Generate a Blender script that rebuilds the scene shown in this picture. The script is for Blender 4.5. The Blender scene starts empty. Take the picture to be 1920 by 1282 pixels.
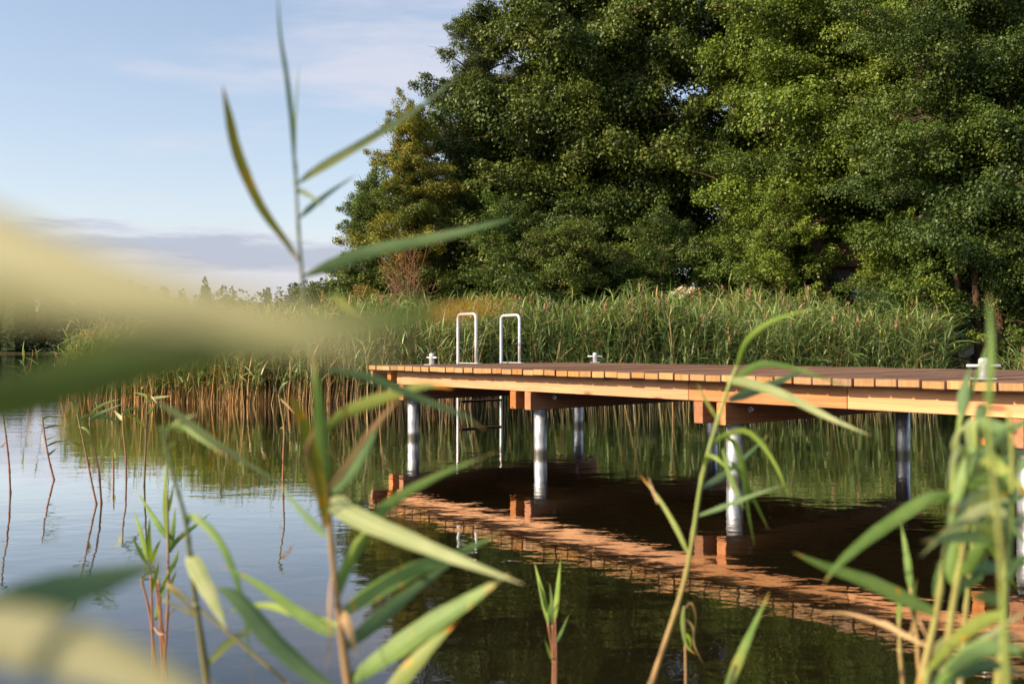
import bpy, bmesh, math, random
import numpy as np
from mathutils import Vector, Matrix

R_ = math.radians
sc = bpy.context.scene
COL = sc.collection

# ------------------------------------------------------------------ camera
CAM_H = 1.0
FPX = 1740.0                      # focal length in photograph pixels
HORIZON = 652.0
cam_d = bpy.data.cameras.new('camera')
cam = bpy.data.objects.new('camera', cam_d)
COL.objects.link(cam)
cam.location = (0, 0, CAM_H)
cam.rotation_euler = (R_(90) + math.atan((HORIZON - 641) / FPX), 0, 0)
cam_d.sensor_width = 36
cam_d.lens = FPX / 1920 * 36
cam_d.clip_start = 0.02
cam_d.clip_end = 9000
cam_d.dof.use_dof = True
cam_d.dof.focus_distance = 10.0
cam_d.dof.aperture_fstop = 3.2
sc.camera = cam

# ------------------------------------------------------------------ light
SUN_EL = R_(28)
SUN_AZ = math.atan2(-0.90, -0.43)          # clockwise from +Y
sun_dir = Vector((math.sin(SUN_AZ) * math.cos(SUN_EL), math.cos(SUN_AZ) * math.cos(SUN_EL), math.sin(SUN_EL)))
w = bpy.data.worlds.new('World')
sc.world = w
w.use_nodes = True
nt = w.node_tree
nt.nodes.clear()


def N(tree, kind, **kw):
    n = tree.nodes.new(kind)
    for k, v in kw.items():
        if k.startswith('i_'):
            n.inputs[k[2:].replace('_', ' ')].default_value = v
        else:
            setattr(n, k, v)
    return n


def L(tree, a, b):
    tree.links.new(a, b)


def math_node(tree, op, a, b=None, clamp=False):
    n = tree.nodes.new('ShaderNodeMath')
    n.operation = op
    n.use_clamp = clamp
    for i, v in enumerate((a, b)):
        if v is None:
            continue
        if isinstance(v, (int, float)):
            n.inputs[i].default_value = v
        else:
            L(tree, v, n.inputs[i])
    return n.outputs[0]


def map_range(tree, v, a, b, c=0.0, d=1.0, smooth=True):
    n = tree.nodes.new('ShaderNodeMapRange')
    n.interpolation_type = 'SMOOTHSTEP' if smooth else 'LINEAR'
    L(tree, v, n.inputs['Value'])
    for k, x in zip(('From Min', 'From Max', 'To Min', 'To Max'), (a, b, c, d)):
        n.inputs[k].default_value = x
    return n.outputs['Result']


def build_sky():
    out = N(nt, 'ShaderNodeOutputWorld')
    bg = N(nt, 'ShaderNodeBackground')
    bg.inputs['Strength'].default_value = 0.14
    sky = N(nt, 'ShaderNodeTexSky')
    sky.sky_type = 'NISHITA'
    sky.sun_disc = False
    sky.sun_elevation = SUN_EL
    sky.sun_rotation = SUN_AZ
    sky.altitude = 50
    sky.air_density = 1.0
    sky.dust_density = 1.7
    sky.ozone_density = 1.3
    tc = N(nt, 'ShaderNodeTexCoord')
    sep = N(nt, 'ShaderNodeSeparateXYZ')
    L(nt, tc.outputs['Generated'], sep.inputs[0])
    z = sep.outputs['Z']
    zc = math_node(nt, 'MAXIMUM', z, 0.012)
    # clouds lie on a level sheet high above the lake
    px = math_node(nt, 'DIVIDE', sep.outputs['X'], zc)
    py = math_node(nt, 'DIVIDE', sep.outputs['Y'], zc)
    comb = N(nt, 'ShaderNodeCombineXYZ')
    L(nt, px, comb.inputs[0]); L(nt, py, comb.inputs[1])
    # thin high cirrus
    mp = N(nt, 'ShaderNodeMapping')
    mp.inputs['Location'].default_value = (1.6, 1.1, 0)
    mp.inputs['Scale'].default_value = (0.8, 1.25, 1)
    mp.inputs['Rotation'].default_value = (0, 0, R_(-12))
    L(nt, comb.outputs[0], mp.inputs['Vector'])
    n1 = N(nt, 'ShaderNodeTexNoise')
    n1.inputs['Scale'].default_value = 0.62
    n1.inputs['Detail'].default_value = 9
    n1.inputs['Roughness'].default_value = 0.60
    n1.inputs['Distortion'].default_value = 0.35
    L(nt, mp.outputs[0], n1.inputs['Vector'])
    cir = map_range(nt, n1.outputs['Fac'], 0.47, 0.68, 0.0, 0.8)
    hi = map_range(nt, z, 0.12, 0.30, 0.18, 1.0)
    cir = math_node(nt, 'MULTIPLY', cir, hi)
    # low bank of stratocumulus near the horizon
    mp2 = N(nt, 'ShaderNodeMapping')
    mp2.inputs['Scale'].default_value = (5.0, 5.0, 42)
    mp2.inputs['Location'].default_value = (0.3, 0.1, 0.6)
    L(nt, tc.outputs['Generated'], mp2.inputs['Vector'])
    n2 = N(nt, 'ShaderNodeTexNoise')
    n2.inputs['Scale'].default_value = 1.1
    n2.inputs['Detail'].default_value = 8
    n2.inputs['Roughness'].default_value = 0.6
    L(nt, mp2.outputs[0], n2.inputs['Vector'])
    nn = math_node(nt, 'SUBTRACT', n2.outputs['Fac'], 0.5)
    zz = math_node(nt, 'ADD', z, math_node(nt, 'MULTIPLY', nn, 0.085))
    band = map_range(nt, zz, 0.132, 0.104)
    bank_col = N(nt, 'ShaderNodeValToRGB')
    L(nt, map_range(nt, zz, 0.05, 0.13, smooth=False), bank_col.inputs[0])
    e = bank_col.color_ramp.elements
    e[0].position = 0.0; e[0].color = (3.3, 3.3, 3.6, 1)
    e[1].position = 1.0; e[1].color = (3.9, 3.85, 4.0, 1)
    for p, c in ((0.30, (3.4, 3.35, 3.65, 1)), (0.52, (2.3, 2.45, 2.95, 1)), (0.70, (2.35, 2.55, 3.1, 1)), (0.86, (3.3, 3.35, 3.75, 1))):
        k = e.new(p); k.color = c
    m1 = N(nt, 'ShaderNodeMix', data_type='RGBA')
    L(nt, cir, m1.inputs['Factor'])
    L(nt, sky.outputs[0], m1.inputs['A'])
    m1.inputs['B'].default_value = (3.3, 3.35, 3.95, 1)
    # thin even veil of high haze, its path longer towards the horizon
    veil = N(nt, 'ShaderNodeMix', data_type='RGBA')
    L(nt, math_node(nt, 'MINIMUM', math_node(nt, 'DIVIDE', 0.058, math_node(nt, 'ADD', zc, 0.020)), 0.78), veil.inputs['Factor'])
    L(nt, m1.outputs['Result'], veil.inputs['A'])
    veil.inputs['B'].default_value = (4.5, 4.35, 4.25, 1)
    m2 = N(nt, 'ShaderNodeMix', data_type='RGBA')
    L(nt, math_node(nt, 'MULTIPLY', band, 0.9), m2.inputs['Factor'])
    L(nt, veil.outputs['Result'], m2.inputs['A'])
    L(nt, bank_col.outputs[0], m2.inputs['B'])
    L(nt, m2.outputs['Result'], bg.inputs['Color'])
    L(nt, bg.outputs[0], out.inputs[0])


build_sky()
sun_d = bpy.data.lights.new('sun', 'SUN')
sun_d.energy = 5.0
sun_d.angle = R_(0.5)
sun_d.color = (1.0, 0.785, 0.53)
sun = bpy.data.objects.new('sun', sun_d)
COL.objects.link(sun)
sun.rotation_euler = sun_dir.to_track_quat('Z', 'Y').to_euler()

sc.view_settings.view_transform = 'Standard'
sc.view_settings.look = 'None'
sc.view_settings.gamma = 1.0
sc.view_settings.exposure = 0.62
sc.view_settings.use_curve_mapping = False
sc.render.engine = 'CYCLES'
cy = sc.cycles
cy.use_denoising = True
cy.max_bounces = 8
cy.diffuse_bounces = 3
cy.glossy_bounces = 4
cy.transmission_bounces = 4
cy.transparent_max_bounces = 8
cy.caustics_reflective = False
cy.caustics_refractive = False
cy.blur_glossy = 1.0
cy.sample_clamp_indirect = 6.0


# ------------------------------------------------------------------ helpers
def at(px, py, d):
    """a point d metres into the scene, seen at that place of the photograph"""
    return Vector(((px - 960) / FPX * d, d, CAM_H + (HORIZON - py) / FPX * d))


def tag(o, label=None, cat=None, group=None, kind=None):
    if label: o['label'] = label
    if cat: o['category'] = cat
    if group: o['group'] = group
    if kind: o['kind'] = kind
    return o


def link(name, me, mats, parent=None, loc=None):
    o = bpy.data.objects.new(name, me)
    COL.objects.link(o)
    if mats is not None and len(me.materials) == 0:
        for m in (mats if isinstance(mats, (list, tuple)) else [mats]):
            me.materials.append(m)
    if parent is not None:
        o.parent = parent
    if loc is not None:
        o.location = loc
    return o


def empty(name, loc=(0, 0, 0)):
    o = bpy.data.objects.new(name, None)
    COL.objects.link(o)
    o.location = loc
    o.empty_display_size = 0.1
    return o


def mesh_np(name, V, F, smooth=False, face_col=None, mat_idx=None, uv=None):
    """V (n,3) float, F (m,k) int faces of one size k"""
    me = bpy.data.meshes.new(name)
    V = np.ascontiguousarray(V, dtype=np.float32)
    F = np.ascontiguousarray(F, dtype=np.int32)
    m, k = F.shape
    me.vertices.add(len(V))
    me.vertices.foreach_set('co', V.ravel())
    me.loops.add(m * k)
    me.loops.foreach_set('vertex_index', F.ravel())
    me.polygons.add(m)
    me.polygons.foreach_set('loop_start', np.arange(0, m * k, k, dtype=np.int32))
    me.polygons.foreach_set('loop_total', np.full(m, k, dtype=np.int32))
    me.polygons.foreach_set('use_smooth', np.full(m, smooth, dtype=bool))
    if mat_idx is not None:
        me.polygons.foreach_set('material_index', np.ascontiguousarray(mat_idx, dtype=np.int32))
    if face_col is not None:
        a = me.attributes.new('tint', 'FLOAT_COLOR', 'FACE')
        c = np.ones((m, 4), dtype=np.float32)
        c[:, :3] = face_col
        a.data.foreach_set('color', c.ravel())
    if uv is not None:
        u = me.uv_layers.new(name='UVMap')
        u.data.foreach_set('uv', np.ascontiguousarray(uv, dtype=np.float32).ravel())
    me.update()
    me.validate()
    return me


class MB:
    """collects tubes and boxes as quads"""
    def __init__(s):
        s.V, s.F, s.U = [], [], []

    def tube(s, pts, rad, sides=6, cap=True):
        pts = [Vector(p) for p in pts]
        n = len(pts)
        if not hasattr(rad, '__len__'):
            rad = [rad] * n
        b = len(s.V)
        t0 = (pts[1] - pts[0]).normalized()
        ref = Vector((0, 0, 1)) if abs(t0.z) < 0.9 else Vector((1, 0, 0))
        u = t0.cross(ref).normalized()
        for i, p in enumerate(pts):
            t = (pts[min(i + 1, n - 1)] - pts[max(i - 1, 0)]).normalized()
            u = (u - t * u.dot(t)).normalized()
            v = t.cross(u)
            for k in range(sides):
                a = 2 * math.pi * k / sides
                s.V.append(p + (u * math.cos(a) + v * math.sin(a)) * rad[i])
        for i in range(n - 1):
            for k in range(sides):
                k2 = (k + 1) % sides
                s.F.append((b + i * sides + k, b + i * sides + k2, b + (i + 1) * sides + k2, b + (i + 1) * sides + k))
        if cap:
            s.F.append(tuple(b + (n - 1) * sides + k for k in range(sides)))
            s.F.append(tuple(b + k for k in reversed(range(sides))))
        return s

    def box(s, lo, hi, bev=0.0):
        bm = bmesh.new()
        bmesh.ops.create_cube(bm, size=1.0)
        for v in bm.verts:
            v.co = Vector([lo[i] if v.co[i] < 0 else hi[i] for i in range(3)])
        if bev:
            bmesh.ops.bevel(bm, geom=bm.edges[:], offset=bev, segments=1, affect='EDGES', profile=0.5)
        b = len(s.V)
        bm.verts.index_update()
        s.V += [v.co.copy() for v in bm.verts]
        s.F += [tuple(b + v.index for v in f.verts) for f in bm.faces]
        bm.free()
        return s

    def mesh(s, name, smooth=False):
        me = bpy.data.meshes.new(name)
        me.from_pydata([tuple(v) for v in s.V], [], s.F)
        if smooth:
            me.polygons.foreach_set('use_smooth', [True] * len(me.polygons))
        me.update()
        return me

    def build(s, name, mat, parent=None, smooth=False, loc=None):
        return link(name, s.mesh(name, smooth), mat, parent, loc)


def spline(P, n):
    """Catmull-Rom through the points, n samples"""
    P = [Vector(p) for p in P]
    if len(P) == 2:
        return [P[0].lerp(P[1], i / (n - 1)) for i in range(n)]
    Q = [P[0] * 2 - P[1]] + P + [P[-1] * 2 - P[-2]]
    seg = len(P) - 1
    out = []
    for i in range(n):
        x = i / (n - 1) * seg
        k = min(int(x), seg - 1)
        t = x - k
        a, b, c, d = Q[k], Q[k + 1], Q[k + 2], Q[k + 3]
        out.append(0.5 * ((2 * b) + (c - a) * t + (2 * a - 5 * b + 4 * c - d) * t * t + (3 * b - a - 3 * c + d) * t ** 3))
    return out


# ------------------------------------------------------------------ materials
def new_mat(name):
    m = bpy.data.materials.new(name)
    m.use_nodes = True
    t = m.node_tree
    t.nodes.clear()
    out = t.nodes.new('ShaderNodeOutputMaterial')
    return m, t, out


def ramp(t, fac, stops):
    r = t.nodes.new('ShaderNodeValToRGB')
    L(t, fac, r.inputs[0])
    e = r.color_ramp.elements
    e[0].position, e[0].color = stops[0][0], (*stops[0][1], 1)
    e[1].position, e[1].color = stops[-1][0], (*stops[-1][1], 1)
    for p, c in stops[1:-1]:
        k = e.new(p)
        k.color = (*c, 1)
    return r.outputs[0]


def noise(t, vec, scale, detail=4, rough=0.55, dist=0.0):
    n = t.nodes.new('ShaderNodeTexNoise')
    n.inputs['Scale'].default_value = scale
    n.inputs['Detail'].default_value = detail
    n.inputs['Roughness'].default_value = rough
    n.inputs['Distortion'].default_value = dist
    if vec is not None:
        L(t, vec, n.inputs['Vector'])
    return n.outputs['Fac']


def mapping(t, vec, scale=(1, 1, 1), loc=(0, 0, 0)):
    m = t.nodes.new('ShaderNodeMapping')
    m.inputs['Scale'].default_value = scale
    m.inputs['Location'].default_value = loc
    L(t, vec, m.inputs['Vector'])
    return m.outputs[0]


def mixc(t, fac, a, b, mode='MIX'):
    n = t.nodes.new('ShaderNodeMix')
    n.data_type = 'RGBA'
    n.blend_type = mode
    if isinstance(fac, (int, float)):
        n.inputs['Factor'].default_value = fac
    else:
        L(t, fac, n.inputs['Factor'])
    for k, v in (('A', a), ('B', b)):
        if isinstance(v, tuple):
            n.inputs[k].default_value = (*v[:3], 1)
        else:
            L(t, v, n.inputs[k])
    return n.outputs['Result']


def bump(t, h, strength=0.3, dist=0.01):
    b = t.nodes.new('ShaderNodeBump')
    b.inputs['Strength'].default_value = strength
    b.inputs['Distance'].default_value = dist
    L(t, h, b.inputs['Height'])
    return b.outputs[0]


def principled(t, out, col, rough=0.6, metal=0.0, normal=None, spec=0.5):
    p = t.nodes.new('ShaderNodeBsdfPrincipled')
    if isinstance(col, tuple):
        p.inputs['Base Color'].default_value = (*col, 1)
    else:
        L(t, col, p.inputs['Base Color'])
    if isinstance(rough, (int, float)):
        p.inputs['Roughness'].default_value = rough
    else:
        L(t, rough, p.inputs['Roughness'])
    p.inputs['Metallic'].default_value = metal
    p.inputs['Specular IOR Level'].default_value = spec
    if normal is not None:
        L(t, normal, p.inputs['Normal'])
    L(t, p.outputs[0], out.inputs[0])
    return p


def obj_coord(t):
    return t.nodes.new('ShaderNodeTexCoord').outputs['Object']


def obj_random(t):
    return t.nodes.new('ShaderNodeObjectInfo').outputs['Random']


def rnd_vec(t, vec, amount=40.0):
    """texture space moved by the object's random number, so that alike pieces differ"""
    a = t.nodes.new('ShaderNodeVectorMath')
    a.operation = 'ADD'
    L(t, vec, a.inputs[0])
    c = t.nodes.new('ShaderNodeCombineXYZ')
    r = math_node(t, 'MULTIPLY', obj_random(t), amount)
    for i in range(3):
        L(t, r, c.inputs[i])
    L(t, c.outputs[0], a.inputs[1])
    return a.outputs[0]


def wood_mat(name, light, dark, knot, axis, rough=0.6, contrast=1.0, weather=None):
    m, t, out = new_mat(name)
    v = rnd_vec(t, obj_coord(t))
    s_grain = [22.0, 22.0, 22.0]
    s_grain[axis] = 0.9
    g = noise(t, mapping(t, v, tuple(s_grain)), 1.6, 6, 0.65, 0.6)
    s2 = [150.0, 150.0, 150.0]
    s2[axis] = 4.0
    fine = noise(t, mapping(t, v, tuple(s2)), 1.0, 3, 0.6)
    col = ramp(t, g, [(0.30, dark), (0.52, tuple((a * 0.45 + b * 0.55) for a, b in zip(dark, light))), (0.70, light)])
    col = mixc(t, math_node(t, 'MULTIPLY', map_range(t, fine, 0.35, 0.7), 0.28), col, dark)
    # knots
    sk = [7.0, 7.0, 7.0]
    sk[axis] = 2.3
    vor = t.nodes.new('ShaderNodeTexVoronoi')
    vor.inputs['Scale'].default_value = 1.0
    L(t, mapping(t, v, tuple(sk)), vor.inputs['Vector'])
    col = mixc(t, map_range(t, vor.outputs['Distance'], 0.20, 0.07, 0.0, 0.9), col, knot)
    # board to board difference
    hv = t.nodes.new('ShaderNodeHueSaturation')
    L(t, map_range(t, obj_random(t), 0, 1, 0.62, 1.18, False), hv.inputs['Value'])
    L(t, map_range(t, math_node(t, 'FRACT', math_node(t, 'MULTIPLY', obj_random(t), 7.3)), 0, 1, 0.8, 1.1, False), hv.inputs['Saturation'])
    L(t, col, hv.inputs['Color'])
    col = hv.outputs[0]
    if weather:
        blot = noise(t, mapping(t, v, (1, 1, 1)), 3.0, 5, 0.6)
        col = mixc(t, map_range(t, blot, 0.4, 0.68, 0.0, 0.75), col, weather)
    principled(t, out, col, rough, normal=bump(t, math_node(t, 'ADD', g, math_node(t, 'MULTIPLY', fine, 0.4)), 0.35, 0.004), spec=0.15)
    return m


def metal_mat(name, c1, c2, rough=0.42, metal=0.85, stain=None):
    m, t, out = new_mat(name)
    v = obj_coord(t)
    a = noise(t, mapping(t, v, (1, 1, 0.5)), 26, 5, 0.6)
    col = ramp(t, a, [(0.35, c1), (0.65, c2)])
    if stain:
        z = t.nodes.new('ShaderNodeSeparateXYZ')
        L(t, t.nodes.new('ShaderNodeNewGeometry').outputs['Position'], z.inputs[0])
        zz = math_node(t, 'ADD', z.outputs['Z'], math_node(t, 'MULTIPLY', noise(t, v, 9, 3), 0.05))
        col = mixc(t, map_range(t, zz, 0.115, 0.055), col, stain)
    r = map_range(t, noise(t, v, 14, 4), 0.3, 0.7, rough - 0.1, rough + 0.15)
    principled(t, out, col, r, metal, bump(t, a, 0.08, 0.003))
    return m


def leaf_mat(name, attr=True, by_object=False, base=(0.07, 0.11, 0.02), transl=0.3, rough=0.45, spec=0.4):
    m, t, out = new_mat(name)
    if attr:
        a = t.nodes.new('ShaderNodeAttribute')
        a.attribute_name = 'tint'
        col = a.outputs['Color']
        if by_object:                       # leaf to leaf variation times the tree's own green
            col = mixc(t, 1.0, col, t.nodes.new('ShaderNodeObjectInfo').outputs['Color'], 'MULTIPLY')
    else:
        col = base
    p = principled(t, out, col, rough, spec=spec)
    tr = t.nodes.new('ShaderNodeBsdfTranslucent')
    g = mixc(t, 1.0, col if attr else base, (1.25, 1.2, 0.45), 'MULTIPLY')
    L(t, g, tr.inputs['Color'])
    mx = t.nodes.new('ShaderNodeMixShader')
    mx.inputs[0].default_value = transl
    L(t, p.outputs[0], mx.inputs[1])
    L(t, tr.outputs[0], mx.inputs[2])
    L(t, mx.outputs[0], out.inputs[0])
    return m


def blade_mat(name, base, pale, tip, tip_at=0.86, spots=None, spot_amt=0.0, transl=0.32, dark_side=None):
    """long reed leaf: veins run along it (u across, v along), dry towards the tip, a few spots"""
    m, t, out = new_mat(name)
    uv = t.nodes.new('ShaderNodeTexCoord').outputs['UV']
    sep = t.nodes.new('ShaderNodeSeparateXYZ')
    L(t, uv, sep.inputs[0])
    u, v = sep.outputs[0], sep.outputs[1]
    oc = rnd_vec(t, obj_coord(t), 10)
    veins = noise(t, rnd_vec(t, mapping(t, uv, (26, 0.7, 1)), 9), 1.0, 3, 0.5)
    patch = noise(t, oc, 14, 4, 0.55)
    col = mixc(t, map_range(t, patch, 0.35, 0.68), base, pale)
    col = mixc(t, math_node(t, 'MULTIPLY', map_range(t, veins, 0.4, 0.62), 0.65), col, pale)
    midrib = map_range(t, math_node(t, 'ABSOLUTE', math_node(t, 'SUBTRACT', u, 0.5)), 0.07, 0.0)
    col = mixc(t, math_node(t, 'MULTIPLY', midrib, 0.55), col, tuple(min(1, c * 1.5 + 0.03) for c in pale))
    jig = math_node(t, 'ADD', v, math_node(t, 'MULTIPLY', math_node(t, 'SUBTRACT', patch, 0.5), 0.35))
    col = mixc(t, map_range(t, jig, tip_at, tip_at + 0.1), col, tip)
    if spots:
        sp = noise(t, oc, 42, 3, 0.5)
        col = mixc(t, map_range(t, sp, 0.66 - spot_amt, 0.74 - spot_amt), col, spots)
        wn = noise(t, oc, 6, 2, 0.5)
        col = mixc(t, map_range(t, wn, 0.68 - spot_amt, 0.78 - spot_amt, 0, 0.8), col, spots)
    p = principled(t, out, col, 0.48, spec=0.35, normal=bump(t, veins, 0.25, 0.001))
    tr = t.nodes.new('ShaderNodeBsdfTranslucent')
    L(t, mixc(t, 1.0, col, (1.3, 1.25, 0.5), 'MULTIPLY'), tr.inputs['Color'])
    mx = t.nodes.new('ShaderNodeMixShader')
    mx.inputs[0].default_value = transl
    L(t, p.outputs[0], mx.inputs[1])
    L(t, tr.outputs[0], mx.inputs[2])
    L(t, mx.outputs[0], out.inputs[0])
    return m


def stalk_mat(name, c_low, c_high, z0, z1):
    m, t, out = new_mat(name)
    oc = rnd_vec(t, obj_coord(t), 10)
    sep = t.nodes.new('ShaderNodeSeparateXYZ')
    L(t, t.nodes.new('ShaderNodeNewGeometry').outputs['Position'], sep.inputs[0])
    n = noise(t, mapping(t, oc, (60, 60, 6)), 1.0, 4, 0.6)
    zz = math_node(t, 'ADD', sep.outputs['Z'], math_node(t, 'MULTIPLY', math_node(t, 'SUBTRACT', noise(t, oc, 5, 2), 0.5), 0.4))
    col = mixc(t, map_range(t, zz, z0, z1), c_low, c_high)
    col = mixc(t, map_range(t, n, 0.45, 0.75, 0, 0.6), col, tuple(c * 0.55 for c in c_low))
    principled(t, out, col, 0.5, spec=0.35)
    return m


def bark_mat(name, c1, c2):
    m, t, out = new_mat(name)
    v = obj_coord(t)
    n = noise(t, mapping(t, v, (9, 9, 1.6)), 1.6, 6, 0.65, 0.4)
    col = ramp(t, n, [(0.35, c1), (0.65, c2)])
    principled(t, out, col, 0.85, normal=bump(t, n, 0.6, 0.03), spec=0.2)
    return m


def water_mat():
    m, t, out = new_mat('lake water')
    pos = t.nodes.new('ShaderNodeNewGeometry').outputs['Position']
    a = noise(t, mapping(t, pos, (1.0, 1.5, 1)), 1.5, 2, 0.5, 0.4)
    b = noise(t, mapping(t, pos, (0.9, 1.6, 1), (3.1, 7.7, 0)), 5.2, 3, 0.5, 0.3)
    c = noise(t, mapping(t, pos, (0.8, 1.7, 1), (9.1, 1.7, 0)), 17.0, 2, 0.5, 0.2)
    calm = map_range(t, noise(t, pos, 0.22, 3, 0.5), 0.36, 0.64, 0.45, 1.25)
    h = math_node(t, 'ADD', math_node(t, 'MULTIPLY', a, 0.0034),
                  math_node(t, 'ADD', math_node(t, 'MULTIPLY', b, 0.0013), math_node(t, 'MULTIPLY', c, 0.00024)))
    h = math_node(t, 'MULTIPLY', h, calm)
    nrm = bump(t, h, 1.0, 1.0)
    fr = t.nodes.new('ShaderNodeFresnel')
    fr.inputs['IOR'].default_value = 1.333
    L(t, nrm, fr.inputs['Normal'])
    body = t.nodes.new('ShaderNodeBsdfDiffuse')          # peaty water
    body.inputs['Color'].default_value = (0.010, 0.0082, 0.0034, 1)
    gl = t.nodes.new('ShaderNodeBsdfGlossy')
    gl.inputs['Color'].default_value = (1, 1, 1, 1)
    gl.inputs['Roughness'].default_value = 0.012
    L(t, nrm, gl.inputs['Normal'])
    mx = t.nodes.new('ShaderNodeMixShader')
    L(t, math_node(t, 'MINIMUM', math_node(t, 'MULTIPLY', math_node(t, 'POWER', fr.outputs[0], 1.15), 2.25), 0.95), mx.inputs[0])
    L(t, body.outputs[0], mx.inputs[1])
    L(t, gl.outputs[0], mx.inputs[2])
    L(t, mx.outputs[0], out.inputs[0])
    return m


def ground_mat():
    m, t, out = new_mat('bank soil and litter')
    pos = t.nodes.new('ShaderNodeNewGeometry').outputs['Position']
    n = noise(t, pos, 1.3, 6, 0.65)
    n2 = noise(t, pos, 12, 5, 0.6)
    col = ramp(t, n, [(0.3, (0.045, 0.034, 0.018)), (0.5, (0.06, 0.06, 0.022)), (0.7, (0.10, 0.075, 0.035))])
    col = mixc(t, map_range(t, n2, 0.45, 0.7, 0, 0.6), col, (0.03, 0.04, 0.012))
    principled(t, out, col, 0.9, normal=bump(t, n2, 0.6, 0.05), spec=0.2)
    return m


M = {}
M['water'] = water_mat()
M['ground'] = ground_mat()
M['larch'] = wood_mat('larch planed', (0.72, 0.355, 0.118), (0.53, 0.19, 0.046), (0.24, 0.085, 0.03), 0)
M['larch_y'] = wood_mat('larch beam', (0.64, 0.29, 0.11), (0.44, 0.13, 0.038), (0.20, 0.07, 0.03), 1)
M['deck'] = wood_mat('deck board face', (0.27, 0.150, 0.092), (0.16, 0.085, 0.052), (0.07, 0.04, 0.03), 1, 0.85, weather=(0.22, 0.135, 0.09))
M['end'] = wood_mat('sawn end grain', (0.60, 0.35, 0.155), (0.36, 0.175, 0.062), (0.22, 0.10, 0.04), 2, 0.75, weather=(0.40, 0.25, 0.11))
M['galv'] = metal_mat('galvanised steel', (0.36, 0.38, 0.41), (0.56, 0.58, 0.62), 0.42, 0.7, stain=(0.16, 0.15, 0.12))
M['galv_dark'] = metal_mat('worn steel', (0.30, 0.31, 0.34), (0.5, 0.5, 0.52), 0.4, 0.8)
M['white_steel'] = metal_mat('pale steel', (0.55, 0.57, 0.61), (0.70, 0.71, 0.75), 0.36, 0.35)
M['dark_wood'] = wood_mat('dark wet wood', (0.10, 0.05, 0.03), (0.05, 0.025, 0.016), (0.03, 0.015, 0.01), 1)
M['foliage'] = leaf_mat('tree leaves', transl=0.26, rough=0.45, spec=0.28)
M['bough'] = leaf_mat('tree boughs', by_object=True, transl=0.24, rough=0.42, spec=0.32)
M['reedmass'] = leaf_mat('reed bed leaves', transl=0.26, rough=0.42, spec=0.45)
M['farwood'] = leaf_mat('far conifers', transl=0.1, rough=0.8, spec=0.1)
M['bark'] = bark_mat('alder bark', (0.050, 0.034, 0.024), (0.15, 0.092, 0.060))
M['bark_red'] = bark_mat('reddish alder bark', (0.10, 0.055, 0.032), (0.30, 0.17, 0.095))
M['twig'] = bark_mat('dead twig', (0.13, 0.06, 0.035), (0.30, 0.16, 0.10))
M['leaf_green'] = blade_mat('reed leaf green', (0.095, 0.20, 0.035), (0.22, 0.34, 0.09), (0.50, 0.36, 0.10), 0.88, (0.60, 0.36, 0.03), 0.015)
M['leaf_pale'] = blade_mat('reed leaf pale', (0.28, 0.36, 0.14), (0.44, 0.49, 0.24), (0.50, 0.40, 0.20), 0.92, None)
M['leaf_dark'] = blade_mat('reed leaf blue green', (0.07, 0.15, 0.055), (0.15, 0.24, 0.10), (0.42, 0.30, 0.09), 0.90, None, transl=0.22)
M['leaf_yellow'] = blade_mat('reed leaf turning', (0.17, 0.22, 0.03), (0.34, 0.31, 0.05), (0.45, 0.22, 0.05), 0.86, (0.62, 0.33, 0.02), 0.10)
M['leaf_dry'] = blade_mat('reed leaf dry', (0.42, 0.25, 0.11), (0.55, 0.38, 0.19), (0.45, 0.24, 0.12), 0.9, None, transl=0.25)
M['leaf_fresh'] = blade_mat('reed leaf fresh', (0.18, 0.34, 0.045), (0.34, 0.46, 0.09), (0.45, 0.42, 0.12), 0.95, None, transl=0.38)
M['leaf_amber'] = blade_mat('reed leaf amber tip', (0.17, 0.25, 0.05), (0.30, 0.36, 0.09), (0.62, 0.27, 0.02), 0.80, (0.5, 0.36, 0.04), 0.02)
M['leaf_straw'] = blade_mat('reed leaf straw', (0.138, 0.150, 0.056), (0.18, 0.186, 0.078), (0.18, 0.16, 0.08), 0.95, None, transl=0.2)
M['leaf_moss'] = blade_mat('reed leaf moss', (0.075, 0.120, 0.024), (0.15, 0.20, 0.045), (0.62, 0.27, 0.02), 0.80, None)
M['stalk'] = stalk_mat('reed stalk', (0.38, 0.23, 0.10), (0.22, 0.30, 0.07), 0.30, 0.85)
M['stalk_tall'] = stalk_mat('reed stalk tall', (0.34, 0.22, 0.10), (0.085, 0.125, 0.06), 0.60, 1.05)
M['stalk_dark'] = stalk_mat('reed stalk dark', (0.16, 0.15, 0.06), (0.10, 0.15, 0.05), 0.4, 0.9)
M['stalk_brown'] = stalk_mat('reed stalk brown', (0.34, 0.16, 0.08), (0.28, 0.26, 0.08), 0.25, 0.55)

# ------------------------------------------------------------------ setting: ground sheet and water
BANK = [(-6, 62), (-6.5, 34), (-6.2, 25), (-5.2, 20.8), (-3.2, 19.0), (0, 18.6), (4, 18.2), (7.2, 16.6), (9.2, 15.2), (12.5, 13.5), (20, 12), (60, 4), (60, 60)]


def seg_dist(px, py, ax, ay, bx, by):
    dx, dy = bx - ax, by - ay
    t = np.clip(((px - ax) * dx + (py - ay) * dy) / (dx * dx + dy * dy), 0, 1)
    return np.hypot(px - ax - t * dx, py - ay - t * dy)


def in_poly(px, py, poly):
    c = np.zeros(px.shape, bool)
    n = len(poly)
    for i in range(n):
        x1, y1 = poly[i]
        x2, y2 = poly[(i + 1) % n]
        cond = ((y1 > py) != (y2 > py))
        xi = (x2 - x1) * (py - y1) / ((y2 - y1) if y2 != y1 else 1e-9) + x1
        c ^= cond & (px < xi)
    return c


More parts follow.
